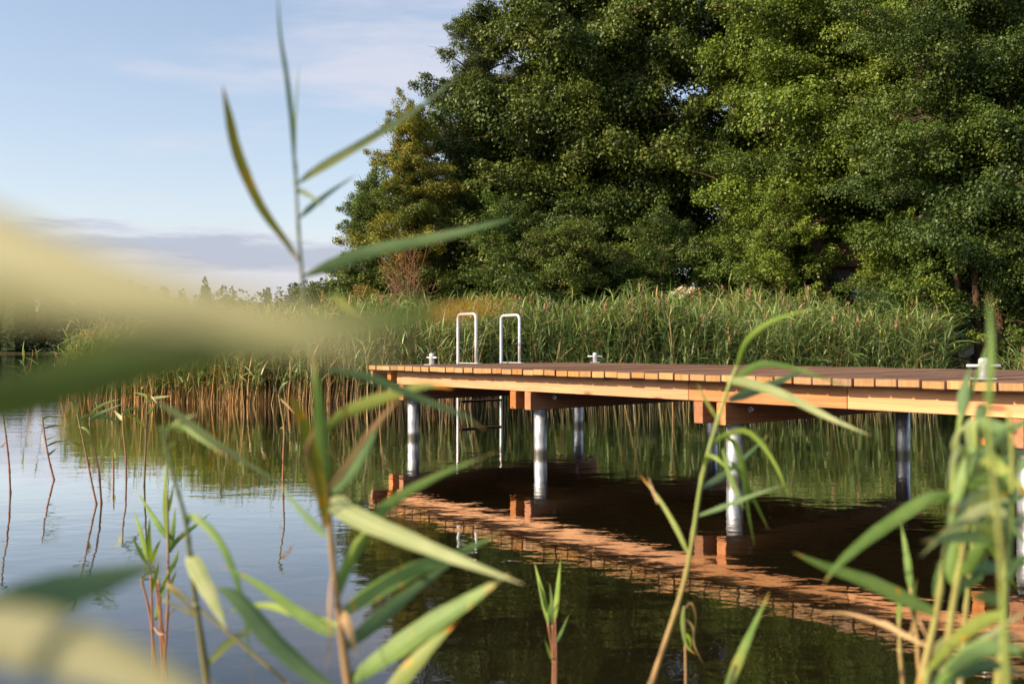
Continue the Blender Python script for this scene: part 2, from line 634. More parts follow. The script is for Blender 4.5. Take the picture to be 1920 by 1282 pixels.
def ground_z(x, y):
    x = np.asarray(x, float)
    y = np.asarray(y, float)
    d = np.full(x.shape, 1e9)
    for i in range(len(BANK)):
        a, b = BANK[i], BANK[(i + 1) % len(BANK)]
        d = np.minimum(d, seg_dist(x, y, *a, *b))
    s = np.where(in_poly(x, y, BANK), d, -d)
    z = np.clip(s * 0.16, -0.9, 0.75)
    far = np.clip((y - 152 + 0.10 * np.abs(x + 60)) * 0.10, -0.9, 2.0)
    z = np.maximum(z, far)
    return z + 0.05 * np.sin(x * 1.3) * np.cos(y * 1.1)


def build_ground():
    def axis(c, near, far, n1, n2):
        a = np.linspace(-near, near, n1)
        b = np.geomspace(near, far, n2)[1:]
        return np.concatenate([c - b[::-1], c + a, c + b])
    xs = axis(0, 30, 5000, 61, 22)
    ys = axis(22, 26, 5000, 53, 24)
    X, Y = np.meshgrid(xs, ys, indexing='ij')
    Z = ground_z(X, Y)
    V = np.stack([X, Y, Z], -1).reshape(-1, 3)
    n, m = len(xs), len(ys)
    idx = np.arange(n * m).reshape(n, m)
    F = np.stack([idx[:-1, :-1], idx[1:, :-1], idx[1:, 1:], idx[:-1, 1:]], -1).reshape(-1, 4)
    tag(link('ground', mesh_np('ground', V, F, True), M['ground']), kind='structure')
    s = 5000
    V = np.array([[-s, -s, 0], [s, -s, 0], [s, s, 0], [-s, s, 0]])
    tag(link('lake_water', mesh_np('lake_water', V, np.array([[0, 1, 2, 3]])), M['water']), kind='structure')


build_ground()

# ------------------------------------------------------------------ pier
# local frame: x along the pier from its free end towards the shore, y across it away from the camera side, z up from the water
ANG = math.atan2(-0.767, 0.641)
A0 = Vector((-1.617, 10.48, 0))
PW, PL = 3.2, 11.9
DECK = 0.807
rng = random.Random(5)


def on_pier(t, s, z=DECK):
    return A0 + Vector((0.641, -0.767, 0)) * t + Vector((0.767, 0.641, 0)) * s + Vector((0, 0, z))


pier = empty('bathing_pier', A0)
pier.rotation_euler.z = ANG
tag(pier, 'orange larch plank pier on steel pipe piles over the lake', 'pier')


def board_mesh(k):
    r = random.Random(100 + k)
    bm = bmesh.new()
    bmesh.ops.create_cube(bm, size=1.0)
    wd = 0.142 + r.uniform(-0.0015, 0.0012)
    for v in bm.verts:
        v.co = Vector((v.co.x * wd, (v.co.y + 0.5) * PW, v.co.z * 0.054))
    cut = bmesh.ops.subdivide_edges(bm, edges=[e for e in bm.edges if abs(e.verts[0].co.y - e.verts[1].co.y) > 1], cuts=3)
    for v in bm.verts:
        v.co.z += r.uniform(-0.0012, 0.0012)
        v.co.x += r.uniform(-0.0008, 0.0008)
    long_e = [e for e in bm.edges if abs(e.verts[0].co.y - e.verts[1].co.y) > 0.2]
    end_e = [e for e in bm.edges if abs(e.verts[0].co.y - e.verts[1].co.y) < 0.01 and (e.verts[0].co.y < 0.01 or e.verts[0].co.y > PW - 0.01)]
    bmesh.ops.bevel(bm, geom=long_e + end_e, offset=0.0035 + r.random() * 0.004, segments=1, affect='EDGES', profile=0.5)
    me = bpy.data.meshes.new('deck_board')
    bm.normal_update()
    for f in bm.faces:
        f.material_index = 1 if abs(f.normal.y) > 0.9 else 0
    bm.to_mesh(me)
    bm.free()
    me.materials.append(M['deck'])
    me.materials.append(M['end'])
    return me


BM_ = [board_mesh(k) for k in range(6)]
nb = int(PL / 0.148)
for i in range(nb):
    o = link('deck_board', BM_[rng.randrange(6)], None, pier)
    o.location = (0.074 + i * 0.148, rng.uniform(-0.007, 0.007), DECK - 0.027 + rng.uniform(-0.0045, 0.0020))
    o.rotation_euler = (0, rng.uniform(-0.018, 0.018), rng.uniform(-0.0014, 0.0014))


def beam(name, lo, hi, mat, bev=0.004, parent=pier):
    c = [(a + b) / 2 for a, b in zip(lo, hi)]
    o = MB().box([a - x for a, x in zip(lo, c)], [b - x for b, x in zip(hi, c)], bev).build(name, mat, parent)
    o.location = c
    return o


# long stringers, butted with a fine gap
for s0 in (0.14, PW / 2 - 0.05, PW - 0.24):
    cuts = [0.36, 4.47, 5.80, 8.9, PL - 0.1] if s0 < 0.2 else [0.36, 3.9, 7.9, PL - 0.1]
    for a, b in zip(cuts[:-1], cuts[1:]):
        beam('stringer', (a + 0.002, s0, 0.597), (b - 0.002, s0 + 0.10, 0.751), M['larch'], 0.004)
# closing plank across the free end, set out from the stringers
beam('end_plank', (0.004, 0.02, 0.595), (0.050, PW - 0.02, 0.751), M['larch_y'])
beam('end_joist', (0.230, 0.10, 0.640), (0.300, PW - 0.10, 0.750), M['larch_y'])
BENTS = [0.36, 2.485, 4.68, 6.75, 8.9, 11.0]
for c in BENTS:
    for off in (-0.106, 0.106):
        beam('cross_beam', (c + off - 0.042, 0.128, 0.427), (c + off + 0.042, PW - 0.08, 0.594), M['larch_y'], 0.004)
    for s in (0.285, PW - 0.37):
        pile = MB().tube([(0, 0, -1.3), (0, 0, 0.0), (0, 0, 0.10), (0, 0, 0.36)], 0.0625, 24).build('pile', M['galv'], pier, True, (c + 0.112, s, 0.066))
        MB().box((-0.085, -0.085, -0.005), (0.036, 0.085, 0.0), 0.002).build('pile_head_plate', M['galv_dark'], pile, False, (0, 0, 0.3595))
    for s in (0.42, PW - 0.45):
        b = MB()
        b.tube([(0.148, 0, 0), (0.160, 0, 0)], 0.020, 12).tube([(0.160, 0, 0), (0.178, 0, 0)], 0.0115, 6)
        b.build('bolt', M['white_steel'], pier, False, (c, s, 0.535))

# ladder at the free end, bollards on the deck
ladder = empty('swimming_ladder', on_pier(-0.05, 1.63))
ladder.rotation_euler.z = ANG
tag(ladder, 'bathing ladder with two white tubular hoop handles at the end of the pier', 'ladder')
for s in (-0.34, 0.34):
    H = 0.60
    r = 0.055
    pts = [(0, s, -1.5), (0, s, -0.8), (0, s, 0), (0, s, H - r)]
    pts += [(r - r * math.cos(a), s, H - r + r * math.sin(a)) for a in (R_(25), R_(50), R_(72), R_(90))]
    pts += [(0.36 - r + r * math.sin(a), s, H - r + r * math.cos(a)) for a in (0, R_(22), R_(45), R_(68), R_(90))]
    pts += [(0.36, s, 0.25), (0.36, s, 0.006)]
    MB().tube(pts, 0.0185, 12).build('hoop_handle', M['white_steel'], ladder, True)
    MB().box((0.06, s - 0.028, 0.004), (0.42, s + 0.028, 0.014), 0.002).build('foot_plate', M['white_steel'], ladder)
for z in (-0.465, -0.805, -1.10):
    MB().box((-0.035, -0.32, z - 0.014), (0.04, 0.32, z + 0.014), 0.004).build('rung', M['dark_wood'], ladder)


def bollard(t, s, label, turn=0.0):
    b = empty('mooring_bollard', on_pier(t, s, DECK + 0.002))
    b.rotation_euler.z = turn
    tag(b, label, 'bollard', 'mooring bollards on the pier')
    MB().box((-0.062, -0.062, 0.0), (0.062, 0.062, 0.008), 0.002).build('base_plate', M['white_steel'], b)
    MB().tube([(0, 0, 0.008), (0, 0, 0.112), (0, 0, 0.122), (0, 0, 0.129), (0, 0, 0.132)], [0.029, 0.029, 0.027, 0.020, 0.010], 20).build('post', M['white_steel'], b, True)
    MB().tube([(-0.096, 0, 0.082), (-0.093, 0, 0.082), (0.093, 0, 0.082), (0.096, 0, 0.082)], [0.006, 0.0095, 0.0095, 0.006], 10).build('cross_bar', M['white_steel'], b, True)


bollard(0.58, 0.46, 'small pale steel cross bollard at the near corner of the pier end', ANG)
bollard(0.60, 3.0, 'small pale steel cross bollard on the far edge of the deck right of the ladder', R_(-8))
bollard(6.58, 0.36, 'largest white steel cross bollard on the near deck edge at the right', R_(-14))


# ------------------------------------------------------------------ trees
def unit(a):
    return a / np.maximum(np.linalg.norm(a, axis=-1, keepdims=True), 1e-9)


PAL = {
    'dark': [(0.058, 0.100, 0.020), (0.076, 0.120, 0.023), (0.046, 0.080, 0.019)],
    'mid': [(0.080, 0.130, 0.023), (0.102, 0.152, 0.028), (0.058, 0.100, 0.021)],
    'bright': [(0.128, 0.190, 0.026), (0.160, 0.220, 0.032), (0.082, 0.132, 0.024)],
    'yellow': [(0.190, 0.205, 0.026), (0.245, 0.235, 0.030), (0.120, 0.160, 0.026)],
    'olive': [(0.100, 0.140, 0.026), (0.124, 0.162, 0.032), (0.070, 0.108, 0.023)],
}


def leaf_cloud(centers, radii, outw, per, size, pal, r, extra=None, flat=0.72):
    """folded leaf blades spread through clumps; returns verts, quads, colours"""
    n = len(centers)
    k = np.repeat(np.arange(n), per)
    m = len(k)
    d = unit(r.normal(size=(m, 3)) + unit(outw[k]) * 0.35 + np.array([0, 0, 0.25]))
    rad = radii[k] * np.clip(0.92 + 0.16 * r.normal(size=m) - 0.75 * r.random(m) ** 3, 0.05, 1.35)
    # lobed outline, so that a clump is no ball
    ph = k * 2.3
    rad = rad * (1 + 0.22 * np.sin(d[:, 0] * 7 + ph) * np.cos(d[:, 1] * 6 + ph * 0.7) + 0.16 * np.sin(d[:, 2] * 9 + ph))
    off = d * rad[:, None]
    off[:, 2] *= flat
    P = centers[k] + off
    nr = unit(d * 0.9 + np.array([0, 0, 0.3]) + r.normal(size=(m, 3)) * 0.45)
    a = unit(np.cross(nr, r.normal(size=(m, 3))))
    a = unit(a + np.array([0, 0, -0.35]))
    b = unit(np.cross(nr, a))
    L_ = size * (0.65 + 0.7 * r.random(m))
    W_ = L_ * (0.36 + 0.12 * r.random(m))
    V = np.empty((m, 4, 3))
    V[:, 0] = P - a * L_[:, None] * 0.5
    V[:, 1] = P + b * W_[:, None] + nr * (0.12 * L_)[:, None] + a * (L_ * 0.05)[:, None]
    V[:, 2] = P + a * L_[:, None] * 0.5
    V[:, 3] = P - b * W_[:, None] + nr * (0.12 * L_)[:, None] + a * (L_ * 0.05)[:, None]
    F = np.arange(m * 4).reshape(m, 4)
    pal = np.array(pal)
    mixw = r.random((m, 1))
    c = pal[0] * (1 - mixw) + pal[1] * mixw
    sel = r.random(m) < 0.3
    c[sel] = pal[2]
    cl = (0.8 + 0.4 * r.random(n))[k][:, None]          # clump to clump difference of the foliage itself
    c = c * cl * (0.85 + 0.3 * r.random((m, 1)))
    if extra is not None:
        colr, share = extra
        tw = (r.random(n) < share)[k] & (r.random(m) < 0.75)
        c[tw] = np.array(colr) * (0.7 + 0.6 * r.random((tw.sum(), 1)))
    return V.reshape(-1, 3), F, c


def bough_mesh(seed, size, per, n_puff=13, length=2.2, width=0.85):
    """leaves of one bough that runs along +x: lobed clumps on side shoots, dense above, open between"""
    r = np.random.default_rng(seed)
    C, RD, OW = [], [], []
    for i in range(n_puff):
        f = (i + 0.6 * r.random()) / n_puff
        x = -0.1 + length * f
        sp = width * math.sin(math.pi * min(0.97, 0.18 + 0.78 * f)) ** 0.7
        y = (-1) ** i * sp * (0.35 + 0.65 * r.random())
        z = -0.10 * (y / width) ** 2 - 0.12 * f + r.normal() * 0.16 + 0.12
        C.append((x, y, z)); RD.append(0.27 + 0.20 * r.random()); OW.append((0.4, y, 0.5))
        if r.random() < 0.5:
            C.append((x + r.normal() * 0.15, y * 0.3, z + 0.22)); RD.append(0.22 + 0.12 * r.random()); OW.append((0.2, 0, 1))
    C.append((length + 0.1, 0, -0.1)); RD.append(0.26); OW.append((1, 0, 0.2))
    V, F, c = leaf_cloud(np.array(C), np.array(RD), np.array(OW), per, size, [(0.95, 0.97, 0.9), (1.2, 1.12, 1.1), (0.68, 0.76, 0.75)], r, None, 0.68)
    me = mesh_np('bough', V, F, False, c)
    me.materials.append(M['bough'])
    return me


BOUGHS = {'far': [bough_mesh(500 + i, 0.063, 265) for i in range(7)],
          'near': [bough_mesh(520 + i, 0.055, 310) for i in range(5)],
          'shrub': [bough_mesh(540 + i, 0.074, 160, 9) for i in range(4)]}


def make_tree(name, label, x, y, H, Rr, pal, seed, cat='tree', limbs=40, base_frac=0.06, trunks=None, kind='far',
              shape=None, extra=None, trunk_r=0.16, bark='bark', lean=(0, 0), group='trees on the bank behind the reeds', bend=(0, 0), fill=1.0):
    r = np.random.default_rng(seed)
    z0 = float(ground_z(np.array([x]), np.array([y]))[0])
    root = empty(name, (x, y, z0))
    tag(root, label, cat, group)
    trunks = trunks or [(0, 0, lean[0], lean[1], 1.0)]
    wood = MB()
    pc = np.array(PAL[pal])

    def put(p, az, pitch, scale, h):
        o = bpy.data.objects.new('bough', BOUGHS[kind][int(r.integers(len(BOUGHS[kind])))])
        COL.objects.link(o)
        o.parent = root
        o.location = p
        o.rotation_euler = (r.normal() * 0.25, -pitch + r.normal() * 0.12, az)
        o.scale = (scale * (0.9 + 0.25 * r.random()), scale * (0.85 + 0.35 * r.random()), scale * (0.9 + 0.4 * r.random()))
        q = r.random()
        c = pc[0] * (1 - q) + pc[1] * q if r.random() < 0.75 else pc[2]
        c = c * (0.82 + 0.36 * r.random())
        if extra is not None and r.random() < extra[1]:
            c = np.array(extra[0]) * (0.8 + 0.5 * r.random())
        o.color = (*[float(v) for v in c], 1)

    for ti, (tx, ty, lx, ly, hs) in enumerate(trunks):
        Ht = H * hs
        npt = 9
        wob = r.normal(size=(npt, 2)) * 0.10
        tp = []
        for i in range(npt):
            f = i / (npt - 1)
            tp.append(Vector((tx + lx * f + bend[0] * f * f + wob[i, 0] * (f > 0), ty + ly * f + bend[1] * f * f + wob[i, 1] * (f > 0), -0.35 + (Ht * 0.97 + 0.35) * f)))
        tr = [trunk_r * (hs ** 0.5) * (1.25 if i == 0 else 1.0) * (1 - 0.88 * i / (npt - 1)) + 0.008 for i in range(npt)]
        MB().tube(spline(tp, 17), list(np.interp(np.linspace(0, npt - 1, 17), range(npt), tr)), 9).build('trunk', M[bark], root, True)

        def trunk_at(f):
            q = f * (npt - 1)
            k = min(int(q), npt - 2)
            return tp[k].lerp(tp[k + 1], q - k), np.interp(q, range(npt), tr)
        nl = max(6, int(limbs / len(trunks)))
        for i in range(nl):
            h = base_frac + (0.98 - base_frac) * ((i + r.random()) / nl)
            az = i * 2.39996 + r.normal() * 0.3 + ti * 1.7
            o, orad = trunk_at(h)
            Ln = Rr * (hs ** 0.5) * shape(h) * (0.72 + 0.42 * r.random()) / (1 + 0.12 * (len(trunks) - 1))
            up = -0.05 + 0.75 * h + r.normal() * 0.14
            dv = Vector((math.cos(az), math.sin(az), 0))
            tip = o + dv * Ln + Vector((0, 0, Ln * up * 0.6))
            mid = o.lerp(tip, 0.5) + Vector((r.normal() * 0.1, r.normal() * 0.1, Ln * 0.10))
            lp = spline([o, mid, tip], 6)
            lr = min(orad * 0.6, 0.02 + Ln * 0.013)
            wood.tube(lp, [lr * (1 - 0.8 * q / 5) + 0.004 for q in range(6)], 5, False)
            for j in range(max(3, int(2 + Ln * 1.5))):
                q = 1.2 + 3.7 * r.random()
                kk = min(int(q), 4)
                b0 = lp[kk].lerp(lp[kk + 1], q - kk)
                a2 = az + (-1) ** j * (0.5 + 0.6 * r.random())
                b1 = b0 + Vector((math.cos(a2), math.sin(a2), 0.25 * r.normal() + 0.1)) * (0.2 * Ln + 0.2)
                wood.tube([b0, b0.lerp(b1, 0.5) + Vector((0, 0, 0.03)), b1], [0.010, 0.007, 0.003], 3, False)
            pitch = math.atan(up * 0.6)
            sc_ = max(0.5, min(1.35, Ln * 0.78 / 2.2 + 0.12))
            put(o.lerp(tip, 0.98) - (tip - o).normalized() * 2.1 * sc_, az, pitch, sc_, h)
            if Ln > 2.1 and r.random() < 0.75 * fill:          # a second bough nearer the trunk
                put(o.lerp(tip, 0.12), az + r.choice([-1, 1]) * (0.5 + 0.4 * r.random()), pitch + 0.25, sc_ * 0.85, h)
        put(tp[-1] - Vector((0, 0, 0.8)), r.random() * 6, 1.2, 0.6, 1.0)
    wood.build('branch', M['bark'], root)['kind'] = 'stuff'
    return root


cone = lambda h: max(0.12, (1.0 - 0.85 * h) * min(1, 0.55 + 3 * h))
egg = lambda h: max(0.15, math.sin(math.pi * min(0.98, 0.22 + 0.76 * h)) ** 0.75)
bushy = lambda h: max(0.3, math.cos((h - 0.25) * 1.5))

make_tree('alder_tree', 'low dark green tree at the left end of the wood above the reeds', -4.05, 26.2, 5.4, 2.5, 'mid', 11, limbs=34, shape=cone, base_frac=0.03)
make_tree('turning_tree', 'small tree with yellow and rusty leaves near the left end of the wood', -2.7, 25.0, 7.0, 2.5, 'yellow', 12, limbs=40,
          shape=cone, base_frac=0.03, extra=((0.23, 0.145, 0.024), 0.12))
make_tree('alder_tree', 'broad green tree whose sloping crown forms the left edge of the wood', -0.9, 27.4, 10.4, 4.3, 'olive', 13, limbs=66, shape=cone, base_frac=0.03)
make_tree('alder_tree', 'tall dense olive green tree rising behind the ladder', 2.0, 26.6, 14.5, 3.3, 'olive', 14, limbs=62, shape=egg, base_frac=0.03)
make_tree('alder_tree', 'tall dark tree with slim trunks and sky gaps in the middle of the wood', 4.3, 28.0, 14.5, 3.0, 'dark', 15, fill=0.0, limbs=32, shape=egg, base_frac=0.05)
make_tree('alder_tree', 'tall mid green tree between the dark gappy tree and the bright one', 6.9, 26.0, 14.5, 3.1, 'mid', 16, fill=0.6, limbs=48, shape=egg, base_frac=0.05)
make_tree('alder_tree', 'tall tree with the brightest yellow green leaves right of the middle', 7.7, 22.8, 13.5, 2.9, 'bright', 17, kind='near', limbs=58, shape=egg, base_frac=0.24)
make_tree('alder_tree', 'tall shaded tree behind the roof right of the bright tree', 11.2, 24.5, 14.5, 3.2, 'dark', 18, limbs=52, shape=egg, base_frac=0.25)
make_tree('alder_tree', 'alder with several slim leaning stems at the right end of the reeds', 8.9, 17.6, 11.5, 3.4, 'mid', 19, limbs=95, kind='near', shape=egg, base_frac=0.20,
          trunks=[(0, 0, -1.0, 0.2, 1.0), (0.25, -0.15, 0.1, -0.3, 0.95), (-0.22, 0.1, -1.5, -0.3, 0.8), (0.45, 0.2, 1.2, 0.3, 0.9), (0.75, 0.0, 1.8, -0.1, 0.85)], trunk_r=0.075, bark='bark')
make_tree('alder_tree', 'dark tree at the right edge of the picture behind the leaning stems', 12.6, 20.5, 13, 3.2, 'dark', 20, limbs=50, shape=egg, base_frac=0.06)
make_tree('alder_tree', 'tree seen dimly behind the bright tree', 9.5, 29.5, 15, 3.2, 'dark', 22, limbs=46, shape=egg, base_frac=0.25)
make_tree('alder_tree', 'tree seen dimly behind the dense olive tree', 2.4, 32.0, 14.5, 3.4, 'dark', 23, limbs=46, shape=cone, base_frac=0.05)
for lab, x, y, H, Rr, pal, sd in (
        ('low leafy shrub above the reeds below the broad sloping tree', -0.2, 23.4, 3.7, 1.5, 'mid', 31),
        ('round bright shrub above the reeds behind the ladder', 1.3, 22.6, 3.3, 1.5, 'olive', 32),
        ('dark shrub above the reeds in front of the gappy tree', 3.7, 23.2, 3.4, 1.5, 'mid', 33),
        ('light green shrub spreading left of the hidden roof', 6.0, 21.6, 3.7, 1.6, 'bright', 34),
        ('bright low shrub in front of the hidden roof', 8.2, 20.4, 2.7, 1.35, 'bright', 35),
        ('yellow green shrub at the foot of the leaning stems', 7.5, 17.4, 1.9, 1.0, 'bright', 36),
        ('dark shrub at the right edge beside the leaning stems', 9.7, 17.0, 2.2, 1.15, 'mid', 37)):
    make_tree('bank_shrub', lab, x, y, H, Rr, pal, sd, cat='shrub', limbs=24, kind='shrub', shape=bushy, base_frac=0.03, trunk_r=0.05, group='shrubs along the bank')


def dead_bush():
    r = np.random.default_rng(77)
    x, y = -2.55, 22.9
    root = empty('dead_bush', (x, y, float(ground_z(np.array([x]), np.array([y]))[0])))
    tag(root, 'bare reddish brown dead bush under the yellowing tree', 'bush')
    st = MB(); tw = MB()
    for i in range(26):
        az = r.random() * 6.28
        h = 1.8 + r.random() * 1.4
        sp = 0.25 + 0.55 * r.random()
        pts = spline([(0.1 * math.cos(az), 0.1 * math.sin(az), -0.2), (sp * 0.5 * math.cos(az), sp * 0.5 * math.sin(az), h * 0.55), (sp * math.cos(az + 0.3), sp * math.sin(az + 0.3), h)], 7)
        st.tube(pts, [0.018 - 0.0022 * q for q in range(7)], 5)
        for j in range(12):
            p = pts[2 + j % 5]
            a = r.random() * 6.28
            l = 0.25 + 0.4 * r.random()
            e = p + Vector((math.cos(a) * l * 0.6, math.sin(a) * l * 0.6, l * 0.5))
            tw.tube([p, p.lerp(e, 0.5) + Vector((0, 0, -0.04)), e], [0.008, 0.006, 0.003], 3)
    st.build('stem', M['twig'], root)
    tw.build('twig', M['twig'], root)


dead_bush()


def flower_shrub():
    r = np.random.default_rng(78)
    x, y = 3.85, 20.6
    z0 = float(ground_z(np.array([x]), np.array([y]))[0])
    root = empty('flowering_shrub', (x, y, z0))
    tag(root, 'small shrub with cream white flower heads above the reeds', 'shrub')
    st = MB()
    heads = []
    for i in range(14):
        a = r.random() * 6.28
        p = Vector((math.cos(a) * 0.3 * r.random(), math.sin(a) * 0.2, 2.05 + 0.28 * r.random() - z0))
        st.tube(spline([(0.04 * math.cos(a), 0.04 * math.sin(a), -0.2), (p.x * 0.5, p.y * 0.5, p.z * 0.6), p], 5), [0.012, 0.01, 0.008, 0.006, 0.004], 5)
        heads.append(p)
    st.build('stem', M['bark'], root)
    lv = [h + Vector((0, 0, -0.25 - 0.35 * r.random())) for h in heads for _ in range(2)]
    V, F, c = leaf_cloud(np.array([tuple(v) for v in lv]), np.full(len(lv), 0.2), np.tile([0, 0, 1.0], (len(lv), 1)), 40, 0.08, PAL['mid'], r)
    link('foliage', mesh_np('foliage', V, F, False, c), M['foliage'], root)
    for h in heads:
        V, F, c = leaf_cloud(np.array([tuple(h)]), np.array([0.10]), np.array([[0, 0, 1.0]]), 60, 0.035, [(0.72, 0.66, 0.52), (0.8, 0.76, 0.66), (0.6, 0.5, 0.36)], r, flat=0.5)
        link('flower_head', mesh_np('flower_head', V, F, False, c), M['foliage'], root)['kind'] = 'stuff'


flower_shrub()


def cottage():
    root = empty('cottage', (12.2, 31.0, 0.75))
    root.rotation_euler.z = R_(12)
    tag(root, 'house with rust red roof and grey walls hidden behind the trees', 'house')
    m, t, out = new_mat('grey render')
    principled(t, out, ramp(t, noise(t, obj_coord(t), 5, 5), [(0.3, (0.20, 0.17, 0.15)), (0.7, (0.30, 0.26, 0.23))]), 0.9)
    rm, t, out = new_mat('rust roof tile')
    principled(t, out, ramp(t, noise(t, obj_coord(t), 9, 5), [(0.3, (0.26, 0.085, 0.035)), (0.7, (0.42, 0.15, 0.06))]), 0.8)
    gm, t, out = new_mat('window glass')
    principled(t, out, (0.03, 0.035, 0.04), 0.1)
    W, D, E, Rg = 4.6, 3.0, 2.9, 5.2
    V = [(-W, -D, -0.6), (W, -D, -0.6), (W, D, -0.6), (-W, D, -0.6), (-W, -D, E), (W, -D, E), (W, D, E), (-W, D, E), (-W, 0, Rg), (W, 0, Rg)]
    F = [(0, 1, 5, 4), (1, 2, 6, 9, 5), (2, 3, 7, 6), (3, 0, 4, 8, 7)]
    me = bpy.data.meshes.new('wall')
    me.from_pydata(V, [], F)
    link('wall', me, m, root)
    ov = 0.45
    sl = (Rg - E) / D
    roof = empty('roof'); roof.parent = root
    for sgn in (-1, 1):
        mb = MB()
        rows, colsn = 9, 22
        for i in range(rows):
            for j in range(colsn):
                y0 = (D + ov) * (1 - i / rows); y1 = (D + ov) * (1 - (i + 1.12) / rows)
                xa = -W - ov + (2 * W + 2 * ov) * j / colsn
                xb = xa + (2 * W + 2 * ov) / colsn - 0.015
                za, zb = Rg - y0 * sl + 0.10, Rg - max(y1, 0) * sl + 0.05
                b = len(mb.V)
                for (x_, y_, z_) in ((xa, y0, za), (xb, y0, za), (xb, max(y1, 0), zb), (xa, max(y1, 0), zb), (xa, y0, za - .05), (xb, y0, za - .05)):
                    mb.V.append(Vector((x_, sgn * y_, z_)))
                mb.F += [(b, b + 1, b + 2, b + 3), (b, b + 1, b + 5, b + 4)]
        ob = mb.build('tile_course', rm, roof)
        ob['kind'] = 'stuff'
    for wx in (-2.6, 0.2, 2.8):
        wn = MB().box((wx - 0.55, -D - 0.05, 0.7), (wx + 0.55, -D + 0.02, 2.0), 0.01).build('window', M['white_steel'], root)
        MB().box((wx - 0.45, -D - 0.06, 0.8), (wx + 0.45, -D - 0.052, 1.9)).build('pane', gm, wn)


cottage()


# ------------------------------------------------------------------ far wood
def far_wood():
    r = np.random.default_rng(4)
    V, F, C = [], [], []
    nv = 0
    n = 420
    for i in range(n):
        x = -190 + 270 * (i + r.random()) / n
        y = 158 - 0.10 * abs(x + 60) + r.random() * 22
        h = 9.3 + 3.0 * r.random() - (1.2 if r.random() < 0.3 else 0)
        rad = 2.3 + 1.7 * r.random()
        pine = r.random() < 0.72
        m = 460
        f = np.power(r.random(m), 1.0)
        z = 0.4 + f * (h - 0.4)
        prof = (1 - f) * 0.9 + 0.08 if pine else np.sqrt(np.clip(1 - (2 * f - 0.95) ** 2, 0.02, 1))
        lay = 0.72 + 0.4 * np.abs(np.sin(z * 2.1 + i))
        rr = rad * prof * lay * (0.5 + 0.5 * r.random(m))
        a = r.random(m) * 6.283
        P = np.stack([x + rr * np.cos(a), y + rr * np.sin(a), 1.0 + z], -1)
        s = (0.26 + 0.34 * r.random((m, 1))) * (1.1 - 0.6 * f[:, None])
        d1 = unit(np.stack([np.cos(a), np.sin(a), 0.35 + 0.4 * r.normal(size=m)], -1))
        d2 = unit(np.cross(d1, r.normal(size=(m, 3))))
        q = np.stack([P - d1 * s, P + d2 * s * 0.55, P + d1 * s, P - d2 * s * 0.55], 1)
        low = r.random(m) < 0.22                      # thicket at the wood's edge
        q[low, :, 2] = q[low, :, 2] * 0.0 + (q[low, :, 2] - P[low, None, 2]) + 0.6 + 3.6 * r.random((low.sum(), 1))
        q[low, :, 1] -= 6.0
        V.append(q.reshape(-1, 3))
        F.append(np.arange(m * 4).reshape(m, 4) + nv)
        nv += m * 4
        # solid heart of the crown, so that the wood reads as a mass
        ks = 7
        prof_z = np.array([0.0, 0.25, 0.5, 0.72, 0.86])
        prof_r = np.array([0.75, 0.85, 0.62, 0.36, 0.05]) if pine else np.array([0.7, 0.9, 0.85, 0.6, 0.1])
        ang = np.arange(ks) * 2 * math.pi / ks + r.random()
        ring = np.stack([np.stack([x + rad * 0.8 * pr * np.cos(ang) * (0.8 + 0.4 * r.random(ks)), y + rad * 0.8 * pr * np.sin(ang), np.full(ks, 0.6 + h * pz)], -1) for pz, pr in zip(prof_z, prof_r)])
        V.append(ring.reshape(-1, 3))
        ii = np.arange(5 * ks).reshape(5, ks) + nv
        ff = np.stack([ii[:-1], np.roll(ii[:-1], -1, 1), np.roll(ii[1:], -1, 1), ii[1:]], -1).reshape(-1, 4)
        F.append(ff)
        nv += 5 * ks
        base = np.array([(0.040, 0.062, 0.026), (0.058, 0.080, 0.026), (0.046, 0.068, 0.034)][r.integers(3)])
        C.append(base * (0.7 + 0.6 * r.random((m, 1))))
        C.append(base * (0.6 + 0.3 * r.random((len(ff), 1))))
    o = link('far_wood', mesh_np('far_wood', np.concatenate(V), np.concatenate(F), False, np.concatenate(C)), M['farwood'])
    tag(o, 'distant dark line of conifers and leafy trees across the lake', 'wood', kind='stuff')


far_wood()


